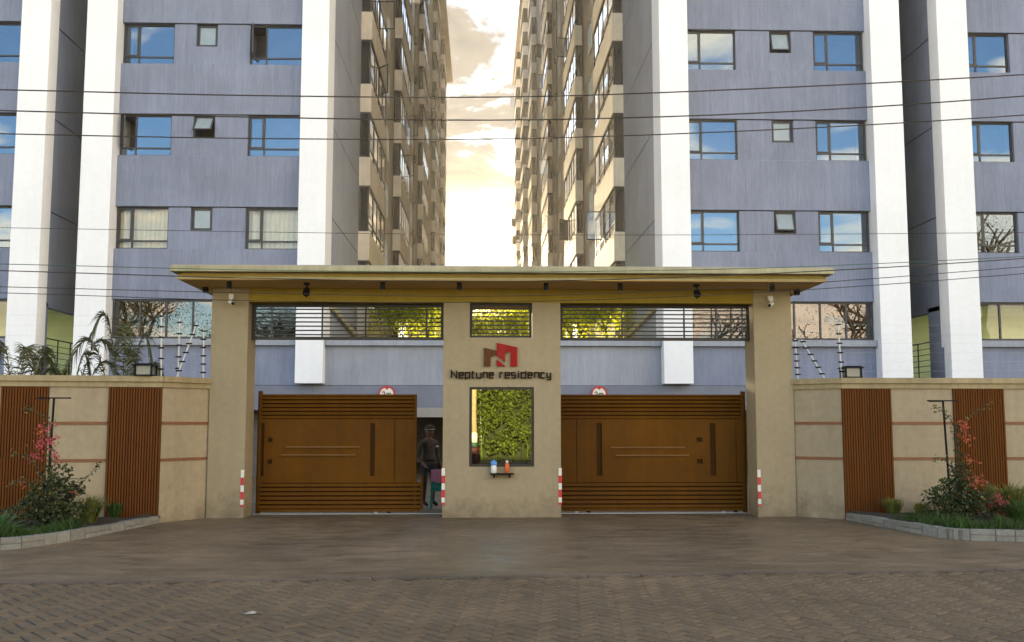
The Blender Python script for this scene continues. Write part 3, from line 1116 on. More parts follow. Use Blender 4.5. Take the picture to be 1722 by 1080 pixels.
# ================================================================== GATEHOUSE
Y0 = 20.0
gate = thing('gatehouse', 'beige entrance gatehouse with a flat canopy over two gateways', 'gatehouse', (0.4, Y0, 0.05))
MB().box(-5.32, -4.60, Y0, 20.72, 0.0, 4.57).build('pillar', M['beige'], gate, bevel=0.015)
MB().box(5.45, 6.22, Y0, 20.72, 0.0, 4.57).build('pillar', M['beige'], gate, bevel=0.015)
# the middle pillar with two real openings
cp = MB()
xl, xr, zt = -0.75, 1.572, 4.29
ox0, ox1 = -0.232, 1.012
wx0, wx1 = -0.228, 1.043
cp.box(xl, ox0, Y0, 21.3, 0.0, zt)
cp.box(wx1, xr, Y0, 21.3, 0.0, zt)
cp.box(ox0, wx1, Y0, 21.3, 0.0, 1.053)
cp.box(ox0, wx1, Y0, 21.3, 2.612, 3.593)
cp.box(ox1, wx1, Y0, 21.3, 3.593, zt)
me = cp.build('pillar', M['beige'], gate)
MB().box(-4.598, 5.448, Y0, 20.5, zt + 0.001, 4.569).build('beam', M['warm_beam'], gate)
MB().box(-0.75, 1.572, 20.502, 21.3, zt + 0.001, 4.569).build('beam', M['warm_beam'], gate)
MB().box(wx0, wx1, 20.9, 21.25, 1.06, 2.6).build('room_wall', M['room'], gate)
# canopy: soffit slab, stepped fascia, thin top slab
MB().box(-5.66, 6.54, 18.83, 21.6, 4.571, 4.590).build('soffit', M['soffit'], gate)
MB().box(-5.66, 6.54, 18.83, 21.6, 4.614, 4.672).build('fascia', M['fascia'], gate, bevel=0.006)
MB().box(-5.68, 6.56, 18.81, 21.62, 4.592, 4.612).build('drip_edge', M['roof_top'], gate)
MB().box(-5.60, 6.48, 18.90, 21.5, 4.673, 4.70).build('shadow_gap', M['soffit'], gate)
MB().box(-5.77, 6.66, 18.70, 21.7, 4.702, 4.815).build('roof', M['roof_top'], gate, bevel=0.01)
MB().box(-5.74, 6.63, 18.74, 21.66, 4.817, 4.835).build('roof_flashing', M['concrete'], gate)


def grille(x0, x1, z0, z1, y, verticals, n=7):
    fr = MB()
    t = 0.062 if x1 - x0 > 2 else 0.05
    fr.box(x0, x1, y, y + .07, z0, z0 + t).box(x0, x1, y, y + .07, z1 - t, z1)
    fr.box(x0, x0 + t, y + .001, y + .069, z0 + t, z1 - t).box(x1 - t, x1, y + .001, y + .069, z0 + t, z1 - t)
    o = fr.build('grille', M['bronze'], gate)
    for k in range(n):
        z = z0 + t + (z1 - z0 - 2 * t) * (k + 0.5) / n
        MB().box(x0 + t, x1 - t, y + .02, y + .045, z - .013, z + .013).build('bar', M['bronze'], o)
    for x in verticals:
        MB().box(x - .016, x + .016, y + .045, y + .068, z0 + t, z1 - t).build('bar', M['bronze'], o)


grille(-4.595, -0.755, 3.565, 4.287, 20.30, (-3.20, -2.33, -1.10))
grille(1.577, 5.445, 3.565, 4.287, 20.30, (2.85, 4.12, 4.68, 5.08))
grille(-0.228, 1.008, 3.597, 4.287, 20.16, ())
# mirror window of the guard room
wf = MB()
for a, b, c, d in ((wx0 + .002, wx1 - .002, 1.056, 1.10), (wx0 + .002, wx1 - .002, 2.565, 2.609), (wx0 + .002, wx0 + .048, 1.10, 2.565), (wx1 - .048, wx1 - .002, 1.10, 2.565)):
    wf.box(a, b, Y0 + .03, Y0 + .09, c, d)
wo = wf.build('window', M['bronze'], gate)
p = MB()
p.poly([(wx0 + .04, Y0 + .06, 1.09), (wx1 - .04, Y0 + .06, 1.09), (wx1 - .04, Y0 + .06, 2.58), (wx0 + .04, Y0 + .06, 2.58)])
p.build('pane', M['mirror'], wo)

# ---- name sign: emblem and letters standing off the pillar
sg = thing('name_sign', 'Neptune residency sign in dark letters under a red and brown emblem', 'sign', (0.4, Y0, 2.72))
ZS = 1 / 9.06 / 85.0


def sp_(px, py):     # sign drawing units to metres on the pillar face
    return (-0.6 + (px - 85) * ZS * 0.995, 2.955 - (py - 500) * ZS * 1.0)


def emblem(pts, m):
    q = [sp_(*a) for a in pts]
    area = sum(q[i][0] * q[(i + 1) % len(q)][1] - q[(i + 1) % len(q)][0] * q[i][1] for i in range(len(q)))
    if area < 0:
        q.reverse()
    MB().prism_y(q, Y0 - 0.05, Y0 - 0.012).build('emblem', m, sg)


emblem([(590, 165), (780, 210), (780, 268), (690, 310), (690, 450), (590, 450)], M['logo_brown'])
emblem([(786, 90), (1100, 160), (1100, 450), (995, 450), (995, 222), (912, 255), (912, 385), (786, 290)], M['logo_red'])
emblem([(786, 345), (920, 450), (786, 450)], M['logo_red'])
GLYPH = {
    'N': [[(0, 0), (0, 1.35), (1, 0), (1, 1.35)]],
    'e': [[(1, 0), (0, 0), (0, 1), (1, 1), (1, .5), (.12, .5)]],
    'p': [[(0, -.32), (0, 1), (1, 1), (1, 0), (.15, 0)]],
    't': [[(.25, 1.32), (.25, 0), (1, 0)], [(-.05, 1), (1, 1)]],
    'u': [[(0, 1), (0, 0), (1, 0), (1, 1)]],
    'n': [[(0, 0), (0, 1), (1, 1), (1, 0)]],
    'r': [[(0, 0), (0, 1), (1, 1)]],
    's': [[(1, 1), (0, 1), (0, .5), (1, .5), (1, 0), (0, 0)]],
    'i': [[(.5, 0), (.5, 1)], [(.5, 1.2), (.5, 1.38)]],
    'd': [[(1, 1.35), (1, 0), (0, 0), (0, 1), (.85, 1)]],
    'c': [[(1, 0), (0, 0), (0, 1), (1, 1)]],
    'y': [[(0, 1), (0, .12), (.85, .12)], [(1, 1), (1, -.3), (0, -.3)]],
}
WORD = [('N', 85, 185), ('e', 205, 285), ('p', 298, 380), ('t', 395, 455), ('u', 470, 555), ('n', 572, 650), ('e', 665, 745),
        ('r', 828, 888), ('e', 905, 990), ('s', 1003, 1082), ('i', 1108, 1136), ('d', 1150, 1240), ('e', 1257, 1335),
        ('n', 1358, 1438), ('c', 1453, 1530), ('y', 1545, 1620)]
SW = 20.0


def stroke(mb, pts, w, y0, y1):
    """mitred ribbon along a polyline in x,z"""
    pts = [Vector(q) for q in pts]
    Lp, Rp = [], []
    for i, q in enumerate(pts):
        d0 = (q - pts[i - 1]).normalized() if i else None
        d1 = (pts[i + 1] - q).normalized() if i < len(pts) - 1 else None
        if d0 is None:
            nn, k = Vector((-d1.y, d1.x)), 1
        elif d1 is None:
            nn, k = Vector((-d0.y, d0.x)), 1
        else:
            n0, n1 = Vector((-d0.y, d0.x)), Vector((-d1.y, d1.x))
            nn = (n0 + n1).normalized()
            k = min(2.2, 1 / max(0.3, nn.dot(n0)))
        Lp.append(q + nn * w / 2 * k)
        Rp.append(q - nn * w / 2 * k)
    b = len(mb.v)
    n = len(pts)
    for y in (y0, y1):
        mb.v += [(a.x, y, a.y) for a in Lp] + [(a.x, y, a.y) for a in Rp]
    for i in range(n - 1):
        l0, l1, r0, r1 = b + i, b + i + 1, b + n + i, b + n + i + 1
        B = 2 * n
        mb.f += [(l0, r0, r1, l1), (l0 + B, l1 + B, r1 + B, r0 + B), (l0, l1, l1 + B, l0 + B), (r0, r0 + B, r1 + B, r1)]
        mb.m += [0] * 4
    for i in (0, n - 1):
        l0, r0, B = b + i, b + n + i, 2 * n
        mb.f.append((l0, l0 + B, r0 + B, r0) if i == 0 else (l0, r0, r0 + B, l0 + B))
        mb.m.append(0)


for ch, a, b in WORD:
    mb = MB()
    w = b - a - SW if ch != 'i' else 0.001
    for si, st in enumerate(GLYPH[ch]):
        pts = []
        for u, v in st:
            px = a + SW / 2 + u * w
            py = 635 - SW / 2 - v * (100 - SW)
            pts.append(sp_(px, py))
        stroke(mb, pts, SW * ZS, Y0 - 0.045 - si * 0.0012, Y0 - 0.012 + si * 0.001)
    mb.build('letter', M['letter'], sg)
# the stand-off pins that hold the sign on the plaster
pins = MB()
for px, py in ((640, 400), (640, 210), (1050, 400), (1050, 200), (840, 180), (810, 430), (100, 600), (1130, 600), (610, 545), (850, 600)):
    x, z = sp_(px, py)
    pins.tube([(x, Y0 - .02, z), (x, Y0 + .002, z)], 0.006, 6)
pins.build('pin', M['iron'], sg)

# ---- shelf and bottles under the mirror window
sh = MB()
sh.box(0.18, 0.64, Y0 - .16, Y0 - .001, 0.905, 0.93)
sh.box(0.24, 0.27, Y0 - .13, Y0 - .002, 0.84, 0.905).box(0.55, 0.58, Y0 - .13, Y0 - .002, 0.84, 0.905)
tag(sh.build('wall_shelf', M['iron'], None, (0.4, Y0, 0.9)), 'small dark shelf below the mirrored guard window', 'shelf')
b1 = thing('pump_bottle', 'white bottle with a blue cap on the shelf under the mirrored window', 'bottle', (0.25, Y0 - .08, 0.932))
MB().tube([(.25, Y0 - .08, .932), (.25, Y0 - .08, .94), (.25, Y0 - .08, 1.06), (.25, Y0 - .08, 1.09)], [.05, .058, .058, .045], 14).build('body', M['white_gloss'], b1, smooth=True)
MB().tube([(.25, Y0 - .08, 1.09), (.25, Y0 - .08, 1.10), (.25, Y0 - .08, 1.14), (.25, Y0 - .08, 1.17), (.25, Y0 - .08, 1.185)], [.062, .066, .06, .035, .012], 14).build('cap', M['blue_plastic'], b1, smooth=True)
b2 = thing('bottle', 'orange bottle with a pale lid on the shelf under the mirrored window', 'bottle', (.51, Y0 - .08, .932))
MB().tube([(.51, Y0 - .08, .932), (.51, Y0 - .08, .94), (.51, Y0 - .08, 1.10), (.51, Y0 - .08, 1.14)], [.034, .042, .042, .022], 14).build('body', M['orange_plastic'], b2, smooth=True)
MB().tube([(.51, Y0 - .08, 1.14), (.51, Y0 - .08, 1.175)], [.026, .024], 12).build('lid', M['white_gloss'], b2)

# ---- sliding gates
YG = 20.80
GZ0, GZ1 = 0.155, 2.49


def sliding_gate(x0, x1, label, mirrored, toe):
    """x0 < x1; `mirrored` flips the pattern; toe lengthens the lower rails at the closing end"""
    w = 5.412 - 1.633 if mirrored else 3.2
    root = thing('sliding_gate', label, 'gate', ((x0 + x1) / 2, YG, 0.07))
    fr = MB()
    fr.box(x0, x1, YG + .02, YG + .075, GZ1 - .035, GZ1)
    fr.box(x0, x0 + .05, YG + .018, YG + .078, GZ0, GZ1 - .035)
    fr.box(x1 - .05, x1, YG + .018, YG + .078, GZ0, GZ1 - .035)
    fr.box(x0 + .05, x1 - .05 + toe, YG + .016, YG + .08, GZ0 - .035, GZ0 + .02)
    if toe:
        fr.box(x1 + toe - .05, x1 + toe, YG + .01, YG + .07, GZ0 + .02, 0.84)
    fr.build('frame', M['brown'], root, bevel=0.004)
    def slats(z0, z1, n, ext):
        for k in range(n):
            z = z0 + (z1 - z0) * (k + .5) / n
            h = (z1 - z0) / n
            m = MB()
            xa, xb = x0 + .05, x1 - .05 + ext
            # a louvre blade, tilted: lower edge to the street
            m.hexa([(xa, YG - .005, z - h * .32), (xb, YG - .005, z - h * .32), (xb, YG + .012, z - h * .34), (xa, YG + .012, z - h * .34),
                    (xa, YG + .022, z + h * .30), (xb, YG + .022, z + h * .30), (xb, YG + .04, z + h * .28), (xa, YG + .04, z + h * .28)])
            m.build('slat', M['brown'], root)
    slats(1.985, 2.455, 6, 0)
    slats(0.175, 0.70, 6, toe)
    bk = MB()
    bk.box(x0 + .05, x1 - .05, YG + .05, YG + .06, 1.985, 2.455).box(x0 + .05, x1 - .05 + toe, YG + .05, YG + .06, .175, .70)
    bk.build('backing', M['brown_dark'], root)
    # middle panel, built in strips so that its slots are real recesses
    zb, ztp = 0.70, 1.985
    if mirrored:
        slots = [(2.365, 2.48), (4.71, 4.825)]
        sqx = (4.435, 4.55)
        rails = [(2.655, 4.18, 1.405), (2.76, 4.26, 1.245)]
        folds = [1.96, 5.25]
    else:
        slots = [(-4.465, -4.40), (-2.255, -2.16)]
        sqx = (-4.33, -4.235)
        rails = [(-3.96, -2.46, 1.42), (-4.05, -2.545, 1.26)]
        folds = [-1.76]
    sz0, sz1 = 0.83, 1.90
    sq = [(1.515, 1.61), (1.075, 1.17)]
    ya, yb = YG + .012, YG + .06
    pan = MB()
    cols = sorted([(a, b, 's') for a, b in slots] + [(sqx[0], sqx[1], 'q')] + [(f - .007, f + .007, 'f') for f in folds])
    cur = x0 + .05
    for a, b, k in cols + [(x1 - .05, x1 - .05, None)]:
        pan.box(cur, a, ya, yb, zb, ztp)
        if k == 's':
            pan.box(a, b, ya, yb, zb, sz0)
            pan.box(a, b, ya, yb, sz1, ztp)
            pan.box(a, b, ya + .035, yb, sz0, sz1, 1)
        elif k == 'q':
            pan.box(a, b, ya, yb, zb, sq[1][0])
            pan.box(a, b, ya, yb, sq[1][1], sq[0][0])
            pan.box(a, b, ya, yb, sq[0][1], ztp)
            for q0, q1 in sq:
                pan.box(a, b, ya + .035, yb, q0, q1, 1)
        elif k == 'f':
            pan.box(a, b, ya + .016, yb, zb, ztp, 1)
        cur = b
    pan.build('panel', [M['brown'], M['brown_dark']], root)
    for xa, xb, z in rails:
        m = MB()
        m.box(xa, xb, YG - .030, YG + .008, z - .014, z + .014)
        m.build('rail', M['rail'], root, bevel=0.004)
    wheels = (x0 + .35, x0 + .6, x1 - .45, x1 - .2) if mirrored else (x1 - .8, x1 - .55)
    for i, xw in enumerate(wheels):
        m = MB()
        m.tube([(xw, YG + .03, .125), (xw, YG + .065, .125)], .045, 14)
        m.build('wheel', M['iron'] if i % 2 else M['concrete'], root)
    return root


sliding_gate(-4.52, -1.315, 'brown steel sliding gate left of the mirrored pillar, not quite shut', False, 0.14)
sliding_gate(1.60, 5.42, 'brown steel sliding gate right of the mirrored pillar, fully shut', True, 0.0)
for x, side in ((-4.56, 'left'), (5.40, 'right')):
    m = MB().box(x, x + .08, YG + .09, YG + .17, 0.07, 2.56)
    tag(m.build('gate_post', M['brown'], None, (x, YG, .07), bevel=.006), 'square brown guide post behind the %s end of the %s gate' % ((side,) * 2), 'post', 'guide posts of the gates')
for x0, x1, lab in ((-4.6, -0.75, 'steel ground rail under the left brown gate'), (1.57, 5.45, 'steel ground rail under the right brown gate')):
    m = MB().box(x0 + .01, x1 - .01, YG + .02, YG + .07, 0.066, 0.082)
    tag(m.build('gate_rail', M['steel'], None, (x0, YG, .06)), lab, 'rail', 'ground rails of the gates')

# ---- red and white reflective strips
for x, y, z1, lab in ((-4.63, Y0, 1.0, 'red and white reflective strip on the left beige pillar'),
                      (-0.735, Y0, 1.03, 'red and white reflective strip on the left edge of the sign pillar'),
                      (1.552, Y0, 1.03, 'red and white reflective strip on the right edge of the sign pillar'),
                      (5.485, Y0, 0.99, 'red and white reflective strip on the right beige pillar')):
    r = thing('reflective_strip', lab, 'reflector', (x, y, 0.3), 'reflective strips on the gate pillars')
    pz = z1
    for k, hh in enumerate((0.15, 0.145, 0.13, 0.145, 0.10, 0.045)):
        m = MB().box(x - .032, x + .032, y - .014, y - .001, pz - hh, pz - .002)
        m.build('segment', M['red'] if k % 2 else M['white_ref'], r, bevel=.003)
        pz -= hh

# ---- height limit signs on the podium
for x, lab in ((-3.10, 'round red bordered height limit sign above the left gate'), (3.90, 'round red bordered height limit sign above the right gate')):
    r = thing('height_sign', lab, 'road sign', (x, 33.3, 2.85), 'height limit signs above the gates')
    zc, rad = 2.855, 0.27
    ring = MB()
    n = 40
    for k in range(n):
        a0, a1 = 2 * math.pi * k / n, 2 * math.pi * (k + 1) / n
        c = []
        for y in (33.37, 33.40):
            for rd in (rad, rad - .05):
                for a in (a0, a1):
                    c.append((x + rd * math.cos(a), y, zc + rd * math.sin(a)))
        ring.hexa([c[0], c[1], c[3], c[2], c[4], c[5], c[7], c[6]])
    ring.build('rim', M['sign_red'], r)
    MB().tube([(x, 33.385, zc), (x, 33.398, zc)], rad - .04, 40).build('plate', M['white_ref'], r)
    MB().prism_y([(x - .085, zc + .225), (x, zc + .135), (x + .085, zc + .225)], 33.375, 33.384).build('arrow', M['sign_red'], r)
    MB().prism_y([(x - .085, zc - .225), (x + .085, zc - .225), (x, zc - .135)], 33.375, 33.384).build('arrow', M['sign_red'], r)
    d2 = MB()
    stroke(d2, [(x - .15, zc + .035), (x - .13, zc + .075), (x - .08, zc + .075), (x - .06, zc + .03), (x - .15, zc - .09), (x - .05, zc - .09)], .026, 33.378, 33.384)
    d2.build('digit', M['letter'], r)
    d3 = MB()
    stroke(d3, [(x + .0, zc - .09), (x + .0, zc + .03), (x + .06, zc + .03), (x + .06, zc - .09)], .024, 33.378, 33.384)
    stroke(d3, [(x + .072, zc + .03), (x + .12, zc + .03), (x + .12, zc - .09)], .024, 33.3775, 33.3838)
    d3.build('letter', M['letter'], r)

# ---- lamps and cameras under the canopy
ORD = ['first', 'second', 'third', 'fourth', 'fifth', 'sixth']
for i, x in enumerate((-4.78, -1.88, -0.42, 1.235, 2.66, 5.60)):
    where = ('above the left pillar and camera', 'above the middle of the left grille', 'above the left edge of the sign pillar',
             'above the right edge of the sign pillar', 'above the left part of the right grille', 'above the right pillar and camera')[i]
    r = thing('downlight', 'black cylinder downlight under the canopy ' + where, 'lamp', (x, 19.15, 4.571), 'downlights under the canopy')
    MB().tube([(x, 19.15, 4.571), (x, 19.15, 4.43)], .046, 16).build('body', M['iron'], r, smooth=False)
    MB().tube([(x, 19.15, 4.429), (x, 19.15, 4.424)], .034, 16).build('lens', M['lamp_glass'], r)
for x, lab in ((-5.44, 'black box lamp under the canopy outside the left pillar'), (6.33, 'black box lamp under the canopy outside the right pillar')):
    r = thing('box_lamp', lab, 'lamp', (x, 20.0, 4.571), 'box lamps at the canopy ends')
    MB().box(x - .05, x + .05, 19.9, 20.0, 4.46, 4.571).build('body', M['iron'], r, bevel=.006)
    MB().box(x - .035, x + .035, 19.915, 19.985, 4.452, 4.4595).build('lens', M['lamp_glass'], r)
for x, lab in ((-3.34, 'black floodlight hanging over the left gate grille'), (4.16, 'black floodlight hanging over the right gate grille')):
    r = thing('floodlight', lab, 'lamp', (x, 19.3, 4.571), 'floodlights under the canopy')
    MB().box(x - .05, x + .05, 19.22, 19.34, 4.535, 4.571).build('base_plate', M['iron'], r)
    MB().tube([(x, 19.28, 4.54), (x, 19.28, 4.45)], .018, 8).build('arm', M['iron'], r)
    m = MB()
    m.tube([(x, 19.33, 4.47), (x, 19.30, 4.44), (x, 19.22, 4.36)], [.03, .06, .072], 14)
    m.build('housing', M['iron'], r)
    MB().tube([(x, 19.27, 4.36), (x, 19.27, 4.29)], [.022, .016], 8).build('sensor', M['iron'], r)
for x, d, lab in ((-4.93, 1, 'white security camera on the left beige pillar'), (5.79, -1, 'white security camera on the right beige pillar')):
    r = thing('security_camera', lab, 'camera', (x, Y0, 4.33), 'security cameras on the pillars')
    MB().box(x - .05, x + .05, Y0 - .07, Y0 - .001, 4.335, 4.44).build('junction_box', M['white_gloss'], r, bevel=.008)
    MB().tube([(x, Y0 - .05, 4.335), (x + d * .015, Y0 - .08, 4.285)], .016, 8).build('arm', M['white_gloss'], r)
    MB().tube([(x - d * .03, Y0 - .06, 4.29), (x + d * .06, Y0 - .19, 4.235)], .038, 14).build('housing', M['white_gloss'], r)
    MB().tube([(x + d * .06, Y0 - .19, 4.235), (x + d * .072, Y0 - .207, 4.228)], .03, 14).build('lens', M['iron'], r)

# ================================================================== BOUNDARY WALLS
def boundary_wall(label, P0, P1, P2, panels, s):
    """P0 at the gate pillar, P1 the bend, P2 far end; panels are (u0,u1) of slats along P1->P2"""
    root = thing('boundary_wall', label, 'wall', (P1[0], P1[1], 0))
    ZT = 2.57
    for P, Q in ((P0, P1), (P1, P2)):
        Ln = (Vector(Q) - Vector(P)).length
        e = 0.0
        MB().segbox(P, Q, 0, Ln, -0.2, 0, 0, ZT).build('wall', M['beige_wall'], root)
        MB().segbox(P, Q, -0.0, Ln + 0.02, -0.25, 0.04, ZT + .001, ZT + .10).build('moulding', M['cap'], root)
        MB().segbox(P, Q, -0.02, Ln + 0.035, -0.30, 0.085, ZT + .101, ZT + .205).build('cap', M['cap'], root)
    L2 = (Vector(P2) - Vector(P1)).length
    L1 = (Vector(P1) - Vector(P0)).length
    for z in (1.875, 1.195):
        MB().segbox(P0, P1, 0.02, L1 - .005, 0.001, 0.016, z, z + .055).build('trim_strip', M['trim'], root)
    cur = 0.0
    for u0, u1 in panels + [(L2, L2)]:
        if u0 - cur > 0.1:
            for z in (1.875, 1.195):
                MB().segbox(P1, P2, cur + .01, u0 - .01, 0.001, 0.016, z, z + .055).build('trim_strip', M['trim'], root)
        cur = u1
    for u0, u1 in panels:
        sp = MB().segbox(P1, P2, u0, u1, 0.001, 0.012, 0.02, ZT - .002).build('slat_panel', M['slat_back'], root)
        n = max(10, int(round((u1 - u0) / 0.048)))
        for k in range(n):
            a = u0 + (u1 - u0) * k / n
            b = u0 + (u1 - u0) * (k + 1) / n
            MB().segbox(P1, P2, a + .009, b - .010, 0.013, 0.040 + random.uniform(-.003, .003), 0.025, ZT - .006).build('slat', M['slat'], sp)
    return root


boundary_wall('beige boundary wall with wood slat panels left of the gate', (-5.33, 20.05), (-5.95, 19.12), (-13.5, 17.9),
              [(0.0, .95), (1.98, 2.80), (3.9, 4.8), (5.9, 6.8)], -1)
boundary_wall('beige boundary wall with wood slat panels right of the gate', (6.225, 20.05), (6.96, 19.40), (14.5, 19.55),
              [(0.0, .98), (2.2, 3.22), (4.3, 5.3), (6.3, 7.2)], 1)

for x, y, lab in ((-6.27, 19.1, 'square black lantern on top of the left boundary wall'), (7.22, 19.55, 'square black lantern on top of the right boundary wall')):
    z = 2.776
    r = thing('wall_lantern', lab, 'lamp', (x, y, z), 'lanterns on the boundary walls')
    MB().box(x - .17, x + .17, y - .17, y + .17, z, z + .025).build('base', M['iron'], r)
    for dx in (-.15, .15):
        for dy in (-.15, .15):
            MB().box(x + dx - .014, x + dx + .014, y + dy - .014, y + dy + .014, z + .025, z + .19).build('corner_bar', M['iron'], r)
    MB().box(x - .135, x + .135, y - .135, y + .135, z + .025, z + .188).build('pane', M['lamp_glass'], r)
    m = MB()
    m.hexa([(x - .21, y - .21, z + .19), (x + .21, y - .21, z + .19), (x + .21, y + .21, z + .19), (x - .21, y + .21, z + .19),
            (x - .15, y - .15, z + .235), (x + .15, y - .15, z + .235), (x + .15, y + .15, z + .235), (x - .15, y + .15, z + .235)])
    m.build('lid', M['iron'], r)


def fence_post(a, b, label, n=6):
    r = thing('fence_post', label, 'fence post', a, 'electric fence posts on the walls')
    A, B = Vector(a), Vector(b)
    MB().tube([A, B], .017, 8).build('pole', M['steel'], r)
    d = (B - A)
    for k in range(n):
        c = A + d * ((k + .7) / n)
        m = MB()
        m.tube([c + Vector((-.06, -.02, 0)), c + Vector((0, -.022, 0)), c + Vector((.06, -.02, 0))], [.010, .017, .010], 8)
        m.build('insulator', M['iron'], r)
    return r


WT = 2.775
LP = [((-6.03, 19.25, WT), (-6.06, 19.25, 3.98), 'upright electric fence post beside the left lantern'),
      ((-5.80, 19.46, WT), (-5.50, 19.65, 3.83), 'leaning electric fence post near the left gate pillar'),
      ((-5.43, 19.95, WT), (-5.45, 19.95, 3.75), 'upright electric fence post against the left gate pillar'),
      ((-5.86, 19.75, WT - .2), (-5.86, 19.75, 3.92), 'second upright electric fence post, between the left lantern and the leaning post')]
RP = [((7.03, 19.52, WT), (6.98, 19.52, 3.88), 'upright electric fence post beside the right lantern'),
      ((6.72, 19.62, WT), (6.36, 19.85, 3.55), 'leaning electric fence post near the right gate pillar'),
      ((6.31, 19.98, WT), (6.27, 19.98, 3.58), 'upright electric fence post against the right gate pillar')]
for a, b, lab in LP + RP:
    fence_post(a, b, lab)
for post, far, side in ((LP, (-14.5, 17.6), 'left'), (RP, (15.5, 19.65), 'right')):
    for k in range(6):
        t = (k + .7) / 6
        pts = [Vector(q[0]).lerp(Vector(q[1]), t) + Vector((0, -.03, 0)) for q in (post[2], post[0])]
        pts.append(Vector((far[0], far[1], WT + .2 + .16 * k)))
        tag(MB().tube(pts, .0012, 4).build('fence_wire', M['steel'], None, pts[1]),
            '%s electric fence wire strung along the %s wall' % (('lowest', 'second lowest', 'third lowest', 'third highest', 'second highest', 'highest')[k], side),
            'wire', 'electric fence wires %s' % side)

# ================================================================== KERBS AND PLANTERS
KL = [(-5.93, 19.15), (-6.05, 18.4), (-6.18, 17.75), (-6.44, 16.63), (-6.76, 15.8), (-7.15, 15.42), (-7.9, 15.15), (-9, 15.0), (-14, 14.9)]
KR = [(6.95, 19.35), (7.1, 18.5), (7.25, 17.8), (7.47, 16.75), (7.82, 16.28), (8.68, 16.1), (10, 16.05), (15, 16.0)]


def kerb(pts, s, wall_pts):
    cv = catmull(pts, 10)
    # resample to stones of about 0.32 m
    dist = [0]
    for a, b in zip(cv, cv[1:]):
        dist.append(dist[-1] + (b - a).length)
    def at(d):
        for i in range(len(cv) - 1):
            if dist[i + 1] >= d:
                return cv[i].lerp(cv[i + 1], (d - dist[i]) / max(1e-6, dist[i + 1] - dist[i]))
        return cv[-1]
    def nrm(d):
        t = (at(min(dist[-1], d + .05)) - at(max(0, d - .05))).normalized()
        n = Vector((t.y, -t.x))
        return n if n.x * s > 0 else -n      # towards the bed
    core = MB()
    n = 60
    for k in range(n):
        d0, d1 = dist[-1] * k / n, dist[-1] * (k + 1) / n
        q = []
        for d, o in ((d0, .012), (d1, .012), (d1, .12), (d0, .12)):
            p = at(d) + nrm(d) * o
            q.append((p.x, p.y))
        core.hexa([(x, y, 0) for x, y in q] + [(x, y, .19) for x, y in q])
    root = struct(core.build('kerb', M['mortar']))
    d = 0.0
    rk = random.Random(4)
    while d < dist[-1] - .2:
        ln = rk.uniform(.26, .40)
        zt = 0.205 + rk.uniform(-.008, .008)
        zm = rk.choice([0.11, 0.12, 0.205])
        q = []
        jt = rk.uniform(-.006, .006)
        for dd, o in ((d + .006, jt), (d + ln - .006, jt), (d + ln - .006, .135), (d + .006, .135)):
            p = at(min(dd, dist[-1])) + nrm(min(dd, dist[-1])) * o
            q.append((p.x, p.y))
        if zm < .2:
            MB().hexa([(x, y, 0) for x, y in q] + [(x, y, zm - .004) for x, y in q]).build('kerb_stone', M['kerb'], root, bevel=.006)
            MB().hexa([(x, y, zm + .004) for x, y in q] + [(x, y, zt) for x, y in q]).build('kerb_stone', M['kerb'], root, bevel=.006)
        else:
            MB().hexa([(x, y, 0) for x, y in q] + [(x, y, zt) for x, y in q]).build('kerb_stone', M['kerb'], root, bevel=.006)
        d += ln
    # soil sheet between kerb and wall
    inner = [at(dist[-1] * k / 40) + nrm(dist[-1] * k / 40) * .1 for k in range(41)]
    sl = MB()
    for k in range(40):
        a, b = inner[k], inner[k + 1]
        ta, tb = k / 40, (k + 1) / 40
        wa = Vector(wall_pts[0]).lerp(Vector(wall_pts[1]), ta)
        wb = Vector(wall_pts[0]).lerp(Vector(wall_pts[1]), tb)
        for j in range(6):
            q = []
            for u, (p0, p1) in ((j / 6, (a, wa)), (j / 6, (b, wb)), ((j + 1) / 6, (b, wb)), ((j + 1) / 6, (a, wa))):
                p = p0.lerp(p1, u)
                q.append((p.x, p.y, .175 + .05 * math.sin(u * 3.1) + .02 * math.sin(p.x * 7 + p.y * 5)))
            sl.poly(q)
    struct(sl.build('planter_soil', M['soil'], smooth=True))
    return inner


inL = kerb(KL, -1, ((-5.9, 19.1), (-13.8, 17.85)))
inR = kerb(KR, 1, ((6.97, 19.4), (14.9, 19.55)))


def border_grass(inner, s, label, k0, k1, wid):
    g = MB()
    for k in range(k0, k1):
        a, b = inner[k], inner[k + 1]
        ln = (b - a).length
        t = (b - a).normalized()
        n = Vector((t.y, -t.x))
        if n.x * s < 0:
            n = -n
        for c in range(int(ln * 90)):
            u = random.random()
            o = random.random() ** .8 * wid
            c0 = a.lerp(b, u) + n * o
            hh = random.uniform(.12, .24) * (0.7 + 0.5 * math.sin(c0.x * 5) ** 2)
            for _ in range(5):
                p = Vector((c0.x + random.gauss(0, .03), c0.y + random.gauss(0, .03), .17))
                g.blade(p, p + Vector((random.gauss(0, .07), random.gauss(0, .07) - .02, hh)), .010)
    stuff(tag(g.build('border_grass', M['leaf_grass']), label, 'grass'))


border_grass(inL, -1, 'low dark green border grass behind the left kerb', 8, 36, .42)
border_grass(inR, 1, 'low dark green border grass behind the right kerb', 5, 36, .45)


